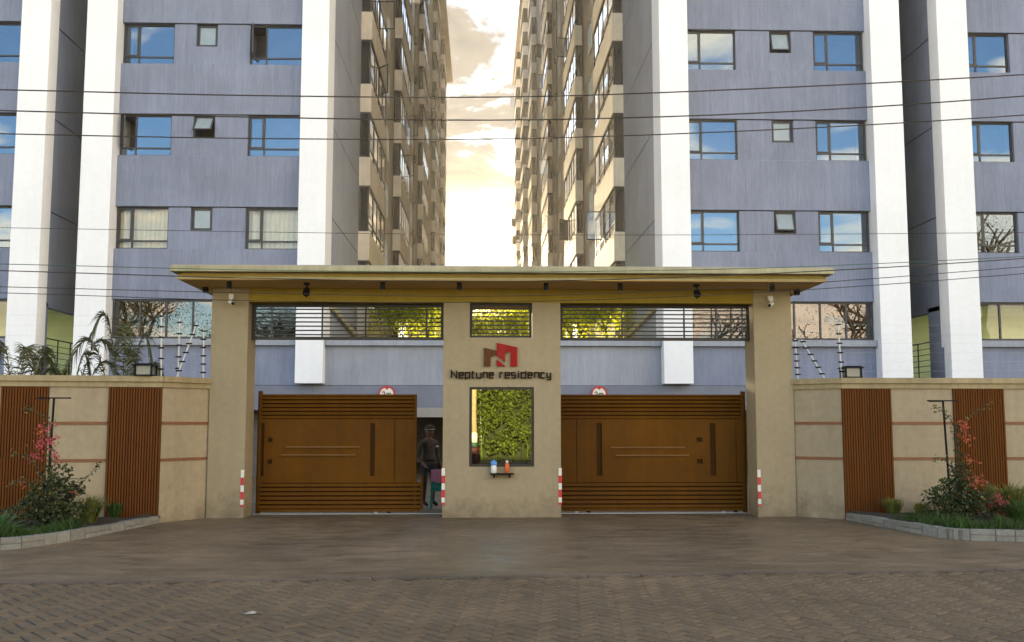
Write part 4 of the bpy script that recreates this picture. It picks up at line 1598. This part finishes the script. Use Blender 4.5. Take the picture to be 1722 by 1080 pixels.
def tuft(x, y, r, h, n, label, m=None, name='grass_tuft', grp='clumps of taller grass in the beds'):
    t = MB()
    for _ in range(n):
        a = random.uniform(0, 2 * math.pi)
        rr_ = r * random.random() ** .5
        p = Vector((x + math.cos(a) * rr_ * .3, y + math.sin(a) * rr_ * .3, .19))
        hh = h * random.uniform(.6, 1.05)
        mid = p + Vector((math.cos(a) * rr_ * .4, math.sin(a) * rr_ * .4, hh * .75))
        tip = p + Vector((math.cos(a) * rr_, math.sin(a) * rr_, hh * random.uniform(.65, 1)))
        side = Vector((-math.sin(a), math.cos(a), 0)) * .006
        b = len(t.v)
        t.v += [tuple(p - side), tuple(p + side), tuple(mid + side), tuple(mid - side), tuple(tip)]
        t.f += [(b, b + 1, b + 2, b + 3), (b + 3, b + 2, b + 4)]
        t.m += [0, 0]
    return tag(t.build(name, m or M['leaf_tuft'], None, (x, y, .19)), label, 'plant', grp)


tuft(-6.75, 17.9, .38, .55, 320, 'pale green grass clump between the left bougainvillea and the slat panel')
tuft(-6.55, 18.55, .25, .36, 160, 'small dark grass clump at the foot of the left slat panel', M['leaf_grass'])
tuft(-7.0, 17.3, .30, .38, 200, 'yellowish grass clump right beside the left bougainvillea bush')
tuft(9.55, 18.3, .62, .72, 620, 'tall feathery grass clump below the far right slat panel')
tuft(10.3, 18.1, .55, .62, 480, 'feathery grass clump at the right edge of the frame')
tuft(9.3, 17.4, .45, .45, 380, 'dark feathery grass clump right of the right bougainvillea', M['leaf_grass'])
tuft(7.75, 19.05, .30, .36, 220, 'pale grass clump at the foot of the right slat panel')
tuft(8.25, 18.95, .25, .28, 160, 'low grass clump against the plain part of the right wall')


def rosette(x, y, r, n, label):
    root = thing('agave_plant', label, 'plant', (x, y, .18))
    for k in range(n):
        a = k * 2.399
        el = 0.25 + 1.1 * (k / n)
        ln = r * (1.0 - .3 * k / n)
        d = Vector((math.cos(a) * math.cos(el), math.sin(a) * math.cos(el), math.sin(el)))
        p = Vector((x, y, .2))
        side = d.cross(Vector((0, 0, 1))).normalized()
        up = side.cross(d).normalized()
        m = MB()
        prof = [(0, .03), (.35, .055), (.7, .045), (1.0, .003)]
        b = 0
        for t, w in prof:
            c = p + d * ln * t + Vector((0, 0, -.10 * t * t * (1 - k / n)))
            m.v += [tuple(c - side * w), tuple(c - up * w * .35), tuple(c + side * w), tuple(c + up * w * .15)]
        for i in range(3):
            for j in range(4):
                j2 = (j + 1) % 4
                m.f.append((i * 4 + j, i * 4 + j2, i * 4 + 4 + j2, i * 4 + 4 + j))
                m.m.append(0)
        m.build('leaf', M['leaf_agave'], root, smooth=True)


rosette(-7.55, 16.35, .52, 26, 'blue green agave rosette at the left edge of the left bed')
rosette(-8.25, 16.2, .45, 22, 'pale agave rosette mostly cut off by the left frame edge')


def t_post(x, y, zt, label, tilt):
    r = thing('trellis_post', label, 'plant support', (x, y, .19), 'T shaped plant supports')
    top = Vector((x + tilt, y, zt))
    MB().tube([(x, y, .1), top], .020, 8).build('pole', M['iron'], r)
    MB().box(top.x - .27, top.x + .27, y - .035, y + .035, zt, zt + .022).build('crossbar', M['iron'], r)
    MB().box(top.x - .27, top.x - .05, y - .12, y - .04, zt - .012, zt + .006).build('crossbar', M['iron'], r)


t_post(-7.20, 17.2, 2.31, 'black T shaped plant support in the left flower bed', 0.05)
t_post(8.33, 17.9, 2.29, 'black T shaped plant support in the right flower bed', -0.07)


def bougainvillea(x, y, label, lobes, sprigs, flowers, s):
    root = thing('bougainvillea', label, 'flowering shrub', (x, y, .19))
    st, lf = MB(), MB()
    for (cx, cz, rx, rz, n) in lobes:
        for _ in range(n):
            while True:
                q = Vector((random.uniform(-1, 1), random.uniform(-1, 1), random.uniform(-1, 1)))
                if 0.15 < q.length < 1 and random.random() < q.length ** 1.5:
                    break
            lump = 1 + .25 * math.sin(q.x * 5 + cx * 9) * math.cos(q.z * 6)
            p = Vector((x + cx + q.x * rx * lump, y + q.y * rx * .8, cz + q.z * rz * lump))
            lf.leaf(p, random.uniform(.045, .085), 0 if random.random() < .86 else 1, ratio=.62)
        for _ in range(7):
            e = Vector((x + cx + random.uniform(-.7, .7) * rx, y + random.uniform(-.5, .5) * rx, cz + random.uniform(-.5, .8) * rz))
            st.tube(catmull([(x, y, .15), (x + cx * .4, y, .15 + (cz - .15) * .5), e], 4), .008, 5)
    for pts, n, young in sprigs:
        c = catmull([(x + a, y + b, z) for a, b, z in pts], 8)
        st.tube(c, [.010 - .007 * i / len(c) for i in range(len(c))], 5)
        for _ in range(n):
            p = random.choice(c) + Vector((random.gauss(0, .035), random.gauss(0, .035), random.gauss(0, .03)))
            lf.leaf(p, random.uniform(.04, .075), 1 if random.random() < young else 0, ratio=.6)
    for (cx, cy, cz, rad, n, mi) in flowers:
        fl = MB()
        for _ in range(int(n * .42)):
            v = Vector((random.gauss(0, 1), random.gauss(0, 1), random.gauss(0, 1))) * rad * .6
            p = Vector((x + cx, y + cy, cz)) + v
            for _ in range(3):
                fl.leaf(p, random.uniform(.028, .044), 0, ratio=.85)
        stuff(fl.build('flower_cluster', M['petal_pink'] if mi == 0 else M['petal_orange'], root))
    st.build('stem', M['stem'], root)
    lf.build('foliage', [M['leaf_dark'], M['leaf_young']], root)


bougainvillea(-7.15, 17.1, 'straggly bougainvillea with pink flowers around the left black support',
              [(0.05, .62, .42, .34, 900), (-.15, .42, .55, .26, 800), (.30, .42, .42, .24, 500), (.12, .98, .26, .26, 330), (.42, .82, .20, .14, 160)],
              [([(0, 0, .9), (.02, -.05, 1.5), (.0, -.05, 1.9), (-.25, -.05, 2.1), (-.42, 0, 2.14)], 60, .6),
               ([(0, 0, .8), (.3, -.05, .98), (.62, 0, 1.0), (.8, 0, 1.22)], 70, .35),
               ([(0, 0, .7), (-.35, -.05, .95), (-.62, 0, .9)], 60, .8),
               ([(0, 0, .9), (-.2, -.05, 1.22), (-.45, 0, 1.36), (-.62, 0, 1.38)], 36, .9),
               ([(0, 0, .6), (.05, 0, 1.1), (-.02, 0, 1.7)], 60, .3)],
              [(-.08, -.08, 1.88, .05, 16, 0), (-.09, -.08, 1.75, .08, 42, 1), (.02, -.08, 1.80, .06, 24, 0), (.08, -.08, 1.88, .04, 10, 0),
               (-.12, -.08, 1.55, .11, 80, 0), (.04, -.08, 1.58, .09, 52, 0), (.07, -.08, 1.66, .06, 26, 0),
               (-.20, -.08, 1.36, .09, 54, 0), (.12, -.08, 1.32, .08, 42, 0), (.40, -.05, .78, .10, 26, 1), (-.35, -.05, .9, .07, 16, 1)], -1)
bougainvillea(8.38, 17.7, 'bougainvillea bush with orange and red flowers around the right black support',
              [(-.08, .62, .46, .36, 1000), (-.15, .42, .46, .26, 700), (.28, .50, .42, .24, 500), (.05, 1.0, .20, .30, 220)],
              [([(0, 0, .9), (-.02, -.05, 1.5), (-.08, -.05, 1.9), (-.25, -.05, 2.1), (-.42, 0, 2.2)], 75, .35),
               ([(0, 0, .7), (-.02, -.08, 1.2), (.0, -.08, 1.85)], 120, .1),
               ([(0, 0, 1.6), (.15, -.05, 1.95), (.42, 0, 2.12), (.62, 0, 2.2)], 40, .9),
               ([(0, 0, .9), (-.25, -.05, 1.28), (-.45, 0, 1.27)], 34, .5),
               ([(0, 0, .7), (.3, -.05, .95), (.62, 0, .78)], 60, .3)],
              [(.10, -.1, 1.85, .09, 50, 1), (.02, -.1, 1.74, .10, 56, 1), (.15, -.1, 1.62, .09, 36, 1), (.06, -.1, 1.92, .06, 18, 1),
               (.20, -.1, 1.24, .07, 30, 1), (.22, -.1, .84, .15, 120, 1), (.38, -.1, .90, .08, 50, 1),
               (.62, -.1, .56, .13, 80, 0), (.78, -.1, .44, .13, 90, 0), (-.3, -.1, .32, .07, 14, 1)], 1)


def palm(x, y, fronds, label):
    root = thing('palm_plant', label, 'palm', (x, y, 0), 'palms behind the left wall')
    for (dx, dy, top, reach, n) in fronds:
        m = MB()
        pts = catmull([(x, y, .3), (x + dx * .25, y + dy * .25, top * .7), (x + dx * .6, y + dy * .6, top), (x + dx, y + dy, top - reach)], 10)
        m.tube(pts, [.016 - .012 * i / len(pts) for i in range(len(pts))], 5)
        k0 = int(len(pts) * .30)
        for i in range(k0, len(pts) - 1):
            t = (pts[i + 1] - pts[i]).normalized()
            side = t.cross(Vector((0, 0, 1)))
            if side.length < .05:
                side = Vector((1, 0, 0))
            side.normalize()
            for q in range(n + 1):
                p = pts[i].lerp(pts[i + 1], random.random())
                for sg_ in (-1, 1):
                    ln = random.uniform(.30, .58) * (1.15 - .5 * (i - k0) / max(1, len(pts) - k0))
                    tip = p + side * sg_ * ln * .62 + t * ln * .55 + Vector((0, 0, -ln * random.uniform(.2, .7)))
                    m.blade(p, tip, .020, bend=.5)
        m.build('frond', M['leaf_palm'], root)


palm(-7.2, 20.6, [(-.55, -.3, 4.05, .35, 3), (-1.2, 0, 3.6, .7, 3), (.6, .1, 3.7, .9, 3), (.25, -.2, 3.35, .5, 2), (-.1, .2, 3.9, .5, 3), (.9, 0, 3.1, .5, 2)],
     'drooping palm with thin fronds in front of the white column above the left wall')
palm(-8.35, 20.7, [(.9, 0, 3.55, .2, 3), (-.6, 0, 3.4, .5, 3), (.4, .2, 3.3, .5, 3), (1.1, .1, 3.15, .45, 2)],
     'shorter palm with spreading fronds left of the drooping palm')
palm(-9.35, 20.7, [(.7, 0, 3.35, .4, 3), (-.5, 0, 3.5, .5, 3), (.3, -.2, 3.4, .35, 3), (.95, .1, 3.0, .3, 2)],
     'palm fronds showing over the wall at the left frame edge')


# ================================================================== TREES
def branch(mb, p, d, ln, r, depth, tips, rnd, spread=.55):
    e = p + d * ln
    mid = p + d * ln * .5 + Vector((rnd.gauss(0, .05), rnd.gauss(0, .05), 0)) * ln
    mb.tube([p, mid, e], [r, r * .85, r * .7], 6, caps=False)
    if depth == 0:
        tips.append(e)
        return
    for _ in range(3 if depth > 1 else 3):
        nd = (d + Vector((rnd.gauss(0, spread), rnd.gauss(0, spread), rnd.gauss(.12, spread * .6)))).normalized()
        branch(mb, e, nd, ln * rnd.uniform(.6, .85), r * .66, depth - 1, tips, rnd, spread)
    tips.append(mid)


def tree(x, y, z, h, cr, leaves, size, m, label, cat, grp, seed, name='courtyard_tree', depth=3, droop=None):
    rnd = random.Random(seed)
    root = thing(name, label, cat, (x, y, z), grp)
    tb, lf, tips = MB(), MB(), []
    branch(tb, Vector((x, y, z)), Vector((rnd.gauss(0, .06), rnd.gauss(0, .06), 1)).normalized(), h * .33, h * .022, depth, tips, rnd)
    top = max(t.z for t in tips)
    k = (h - .33 * h) / max(.1, top - z - .33 * h)
    tb.build('trunk', M['bark'], root, smooth=True)
    for _ in range(leaves):
        t = rnd.choice(tips)
        sp = cr * .22
        p = Vector((t.x + rnd.gauss(0, sp), t.y + rnd.gauss(0, sp), t.z + rnd.gauss(0, sp * .7)))
        lf.leaf(p, size * rnd.uniform(.7, 1.3), ratio=.6)
    lf.build('crown', m, root)


for i, (x, y, h, lab) in enumerate((
        (-3.75, 40.5, 3.0, 'sunlit yellow green tree behind the left grille, nearest the gray side wall'),
        (-2.35, 43.5, 3.2, 'sunlit yellow green tree behind the right end of the left grille'),
        (-0.15, 47.0, 2.6, 'low sunlit tree behind the left half of the small middle grille'),
        (1.75, 46.0, 2.7, 'low sunlit tree behind the right half of the small middle grille'),
        (3.85, 43.0, 3.1, 'sunlit yellow green tree behind the left end of the right grille'),
        (5.0, 39.5, 3.0, 'sunlit yellow green tree behind the middle of the right grille'))):
    tree(x, y, 4.6, h, 2.3, 4600, .13, M['leaf_backlit'], lab, 'tree', 'trees on the podium garden', 20 + i)

# the far side of the street, seen only in the glass: a clipped hedge, loose trees and a pole
hd = thing('hedge', 'tall leafy hedge on the far side of the street, seen in the mirrored window', 'hedge', (0, -9.5, 0))
h = MB()
rh = random.Random(9)
clumps = [(rh.uniform(-9, 9), rh.gauss(0, .28), .55 + 4.5 * rh.random() ** .9, rh.uniform(.2, .5)) for _ in range(580)]
for cx_, cy_, cz_, cr_ in clumps:
    ls_ = rh.uniform(.55, 1.35)
    for _ in range(int(230 * cr_)):
        v = Vector((rh.gauss(0, 1), rh.gauss(0, 1), rh.gauss(0, .8))).normalized() * cr_ * rh.uniform(.55, 1.05)
        h.leaf(Vector((cx_, -9.5 + cy_, cz_)) + v, ls_ * rh.uniform(.09, .18), ratio=.6)
for k in range(26):
    xs = -8.8 + k * .69 + rh.uniform(-.15, .15)
    h.tube([(xs, -9.7, 0), (xs + rh.uniform(-.15, .15), -9.7, .8), (xs + rh.uniform(-.3, .3), -9.7, 1.9)], [.05, .04, .025], 6)
h.build('foliage', M['leaf_hedge'], hd)
hc = MB()
for k in range(18):
    hc.box(-9 + k, -8.02 + k, -11.2, -10.4, 0, 4.0 + .4 * math.sin(k * 1.9))
hc.build('core', M['hedge_core'], hd)
tag(MB().tube([(-.33, -7.75, 0), (-.33, -7.75, .05), (-.33, -7.75, .75), (-.33, -7.75, .8)], [.2, .22, .25, .2], 16).build('litter_bin', M['maroon'], None, (-.33, -7.75, 0)), 'dark red litter bin in front of the pale pole, seen in the mirrored window', 'bin')
pl = thing('utility_pole', 'pale concrete utility pole on the far side of the street', 'pole', (-.33, -8.2, 0))
MB().tube([(-.33, -8.2, 0), (-.33, -8.2, 4.4), (-.33, -8.2, 9)], [.15, .13, .1], 14).build('shaft', M['pole_concrete'], pl, smooth=True)
MB().tube([(-.33, -8.2, 1.0), (-.33, -8.2, 1.45)], [.158, .155], 14).build('band', M['white_ref'], pl, smooth=True)
MB().tube([(-.33, -8.2, .8), (-.33, -8.2, .998)], [.16, .158], 14).build('band', M['cable_green'], pl, smooth=True)
for i, (x, y, hh, cr, n) in enumerate(((-18, -17, 12.5, 5.5, 17000), (-27, -16, 14.5, 6, 20000), (18, -17, 12.5, 5.5, 3500), (29, -16, 14, 6, 2600), (43, -17, 21, 9, 6500))):
    tree(x, y, 0, hh, cr, n, .13, M['leaf_tree'], ('loose crowned street tree reflected in the %s' % ('left podium windows', 'far left podium windows', 'right podium windows', 'far right podium windows', 'upper far right window')[i]),
         'tree', 'trees across the street', 40 + i, 'street_tree', 4)

# ================================================================== CABLES
def cable(pts, r, label, m=None):
    c = catmull(pts, 12)
    tag(MB().tube(c, r, 5).build('overhead_cable', m or M['cable'], None, c[0], smooth=True), label, 'cable', 'overhead cables along the street')


YC = 15.0
def cz(py, Y=YC):
    return 1.9 + (712 - py) / 1700.0 * Y
def cx(px, Y=YC):
    return (px - 809) / 1700.0 * Y
def wire(rows, r, label, Y=YC, m=None):
    pts = [(cx(px, Y), Y + .02 * cx(px, Y), cz(py, Y)) for px, py in rows]
    cable(pts, r, label, m)


wire([(-500, 150), (0, 152), (430, 155), (861, 150), (1290, 128), (1722, 98), (2300, 50)], .011, 'topmost black overhead cable crossing both towers')
wire([(-500, 182), (0, 188), (430, 193), (861, 191), (1290, 172), (1722, 138), (2300, 80)], .011, 'second black overhead cable from the top', 15.2)
wire([(-500, 224), (0, 228), (430, 230), (861, 224), (1290, 203), (1722, 172), (2300, 120)], .010, 'third black overhead cable from the top', 15.4)
wire([(-500, 384), (0, 388), (861, 392), (1722, 380), (2300, 366)], .0045, 'single hair thin cable between the black cables and the canopy', 15.0)
wire([(-500, 444), (0, 449), (430, 456), (861, 456), (1290, 446), (1722, 424), (2300, 390)], .006, 'green tinted cable running along the canopy edge', 15.6, M['cable_green'])
wire([(-500, 452), (0, 460), (430, 470), (861, 472), (1290, 456), (1722, 428), (2300, 380)], .008, 'dark cable just below the green tinted one', 15.3)
wire([(-500, 480), (0, 487), (430, 495), (861, 497), (1290, 477), (1722, 443), (2300, 390)], .006, 'thin cable crossing the canopy soffit', 15.5)
wire([(-500, 490), (0, 497), (430, 508), (861, 507), (1290, 488), (1722, 455), (2300, 400)], .006, 'lowest thin cable crossing the gatehouse beam', 15.7)

# ================================================================== GUARD BEHIND THE GATE
def guard(x, y, zf):
    """a standing figure grown from one skeleton with a skin modifier"""
    verts, edges, rad = [], [], []
    def v(px, py, pz, r, parent=None):
        verts.append((px, py, pz))
        rad.append(r if isinstance(r, tuple) else (r, r))
        if parent is not None:
            edges.append((parent, len(verts) - 1))
        return len(verts) - 1
    pel = v(0, 0, .95, (.155, .115))
    ab = v(0, .0, 1.10, (.15, .11), pel)
    ch = v(0, -.01, 1.28, (.17, .12), ab)
    ut = v(0, 0, 1.42, (.14, .10), ch)
    nk = v(.0, .0, 1.50, .058, ut)
    hb = v(.01, -.01, 1.57, .075, nk)
    hm = v(.012, -.02, 1.645, (.082, .098), hb)
    ht = v(.01, -.01, 1.715, (.075, .09), hm)
    v(.02, -.115, 1.625, .016, hm)          # nose
    for s in (-1, 1):
        v(s * .088, .0, 1.635, .015, hm)    # ears
        shd = v(s * .19, 0, 1.40, .062, ut)
        el = v(s * .25, .04, 1.12, .045, shd)
        fx = .10 if s > 0 else 0
        wr = v(s * .23, -.14, .94, .030, el)
        pm = v(s * .225, -.20, .90, (.036, .024), wr)
        for k in range(4):
            a = v(s * .225 + (k - 1.5) * .021, -.245, .875, .011, pm)
            b = v(s * .225 + (k - 1.5) * .021, -.268 - (.006 if k in (1, 2) else 0), .848, .009, a)
        th = v(s * .19, -.215, .885, .012, pm)
        v(s * .185, -.245, .862, .010, th)
        hp = v(s * .10, 0, .86, .095, pel)
        kn = v(s * .115, -.01, .48, .062, hp)
        an = v(s * .12, .02, .10, .045, kn)
        ft = v(s * .125, -.10, .045, .04, an)
        v(s * .13, -.17, .035, .03, ft)
    me = bpy.data.meshes.new('body')
    me.from_pydata(verts, edges, [])
    tmp = bpy.data.objects.new('body_tmp', me)
    COL.objects.link(tmp)
    sk = tmp.modifiers.new('skin', 'SKIN')
    for i, q in enumerate(rad):
        me.skin_vertices[0].data[i].radius = q
    me.skin_vertices[0].data[0].use_root = True
    ss = tmp.modifiers.new('sub', 'SUBSURF')
    ss.levels = ss.render_levels = 2
    dg = bpy.context.evaluated_depsgraph_get()
    bm_ = bpy.data.meshes.new_from_object(tmp.evaluated_get(dg))
    bpy.data.objects.remove(tmp)
    bm_.materials.clear()
    for q in ('uniform', 'skin', 'iron', 'trousers'):
        bm_.materials.append(M[q])
    for pl_ in bm_.polygons:
        c = pl_.center
        pl_.use_smooth = True
        pl_.material_index = 1 if (c.z > 1.47 or (c.y < -.105 and .8 < c.z < .97)) else (2 if c.z < .09 else (3 if c.z < .93 else 0))
    root = thing('person', 'security guard in dark uniform and cap standing behind the half open gate', 'person', (x, y, zf))
    root.rotation_euler = (0, 0, R(35))
    b = bpy.data.objects.new('body', bm_)
    COL.objects.link(b)
    b.parent = root
    c = MB()
    c.tube([(.01, -.01, 1.665), (.01, -.01, 1.69), (.01, -.01, 1.75), (.01, 0, 1.785)], [.104, .108, .118, .06], 18)
    cp_ = c.build('cap', M['cap_cloth'])
    cp_.parent = root
    pk = MB()
    pk.prism_z([(-.085, -.085), (.105, -.085), (.07, -.175), (.01, -.195), (-.05, -.175)][::-1], 1.668, 1.682)
    q = pk.build('peak', M['iron'])
    q.parent = root
    bd = MB().tube([(.01, -.01, 1.682), (.01, -.01, 1.702)], .111, 18).build('cap_band', M['concrete'])
    bd.parent = root
    ey = MB()
    for s in (-1, 1):
        ey.tube([(.012 + s * .034, -.110, 1.655), (.012 + s * .034, -.118, 1.655)], .009, 8)
    e = ey.build('eyes', M['iron'])
    e.parent = root
    sh_ = MB().box(.10, .17, -.142, -.134, 1.30, 1.335).build('badge', M['steel'])
    sh_.parent = root
    bl = MB().tube([(0, 0, .985), (0, 0, 1.025)], .158, 20).build('belt', M['iron'])
    bl.parent = root
    bl.scale = (1.03, .80, 1)


guard(-1.17, 22.9, .07)
ch = thing('plastic_chair', 'teal plastic chair with a pink cloth beside the sign pillar, behind the gate gap', 'chair', (-.86, 22.0, .07))
sx, sy = -.86, 22.0
MB().box(sx - .22, sx + .22, sy - .22, sy + .22, .46, .50).build('seat', M['teal'], ch, bevel=.012)
m = MB()
m.hexa([(sx - .21, sy - .24, .50), (sx + .21, sy - .24, .50), (sx + .21, sy - .20, .50), (sx - .21, sy - .20, .50),
        (sx - .19, sy - .31, .90), (sx + .19, sy - .31, .90), (sx + .19, sy - .28, .90), (sx - .19, sy - .28, .90)])
m.build('backrest', M['teal'], ch, bevel=.01)
for dx in (-.19, .19):
    for dy in (-.19, .19):
        MB().tube([(sx + dx * 1.1, sy + dy * 1.1, .07), (sx + dx, sy + dy, .46)], [.018, .024], 8).build('leg', M['teal'], ch)
cl = MB()
n = 14
prof = [(-.345, .66), (-.335, .80), (-.318, .905), (-.295, .925), (-.270, .905), (-.262, .82)]
for i in range(n):
    for (y0, z0), (y1, z1) in zip(prof, prof[1:]):
        q = []
        for a, (yy, zc_) in ((i, (y0, z0)), (i + 1, (y0, z0)), (i + 1, (y1, z1)), (i, (y1, z1))):
            xx = sx - .20 + .40 * a / n
            q.append((xx, sy + yy + .006 * math.sin(a * 1.7), zc_ + .02 * math.sin(a * .9) * (1 if zc_ < .7 else 0)))
        cl.poly(q)
tag(cl.build('cloth', M['pink_cloth'], None, (sx, sy, .9), smooth=True), 'dusty pink cloth hung over the teal chair back', 'cloth')

for i, (x, y, w_, lab) in enumerate(((-2.30, 10.44, .06, 'pale scrap of paper lying on the pavers left of centre'),
                                    (-2.99, 16.1, .05, 'small pale scrap lying on the driveway before the left gate'))):
    m = MB()
    m.poly([(x - w_, y - .05, .010), (x + w_ * .3, y - .07, .012), (x + w_ * .2, y + .03, .026), (x - w_ * .6, y + .05, .012)])
    m.poly([(x + w_ * .3, y - .07, .012), (x + w_, y - .01, .010), (x + w_ * .7, y + .06, .012), (x + w_ * .2, y + .03, .026)])
    tag(m.build('paper_scrap', M['scrap'], None, (x, y, .01)), lab, 'litter')

# ================================================================== HAZE
hz = MB().box(-121, 121, -61, 191, -1.1, 62).build('haze', None)
hm = bpy.data.materials.new('haze_air')
hm.use_nodes = True
hm.node_tree.nodes.clear()
ho = hm.node_tree.nodes.new('ShaderNodeOutputMaterial')
hv = hm.node_tree.nodes.new('ShaderNodeVolumePrincipled')
hv.inputs['Color'].default_value = (1.0, 0.96, 0.90, 1)
hv.inputs['Density'].default_value = 0.00011
hv.inputs['Anisotropy'].default_value = 0.6
hm.node_tree.links.new(hv.outputs[0], ho.inputs['Volume'])
hz.data.materials.clear()
hz.data.materials.append(hm)
stuff(hz)
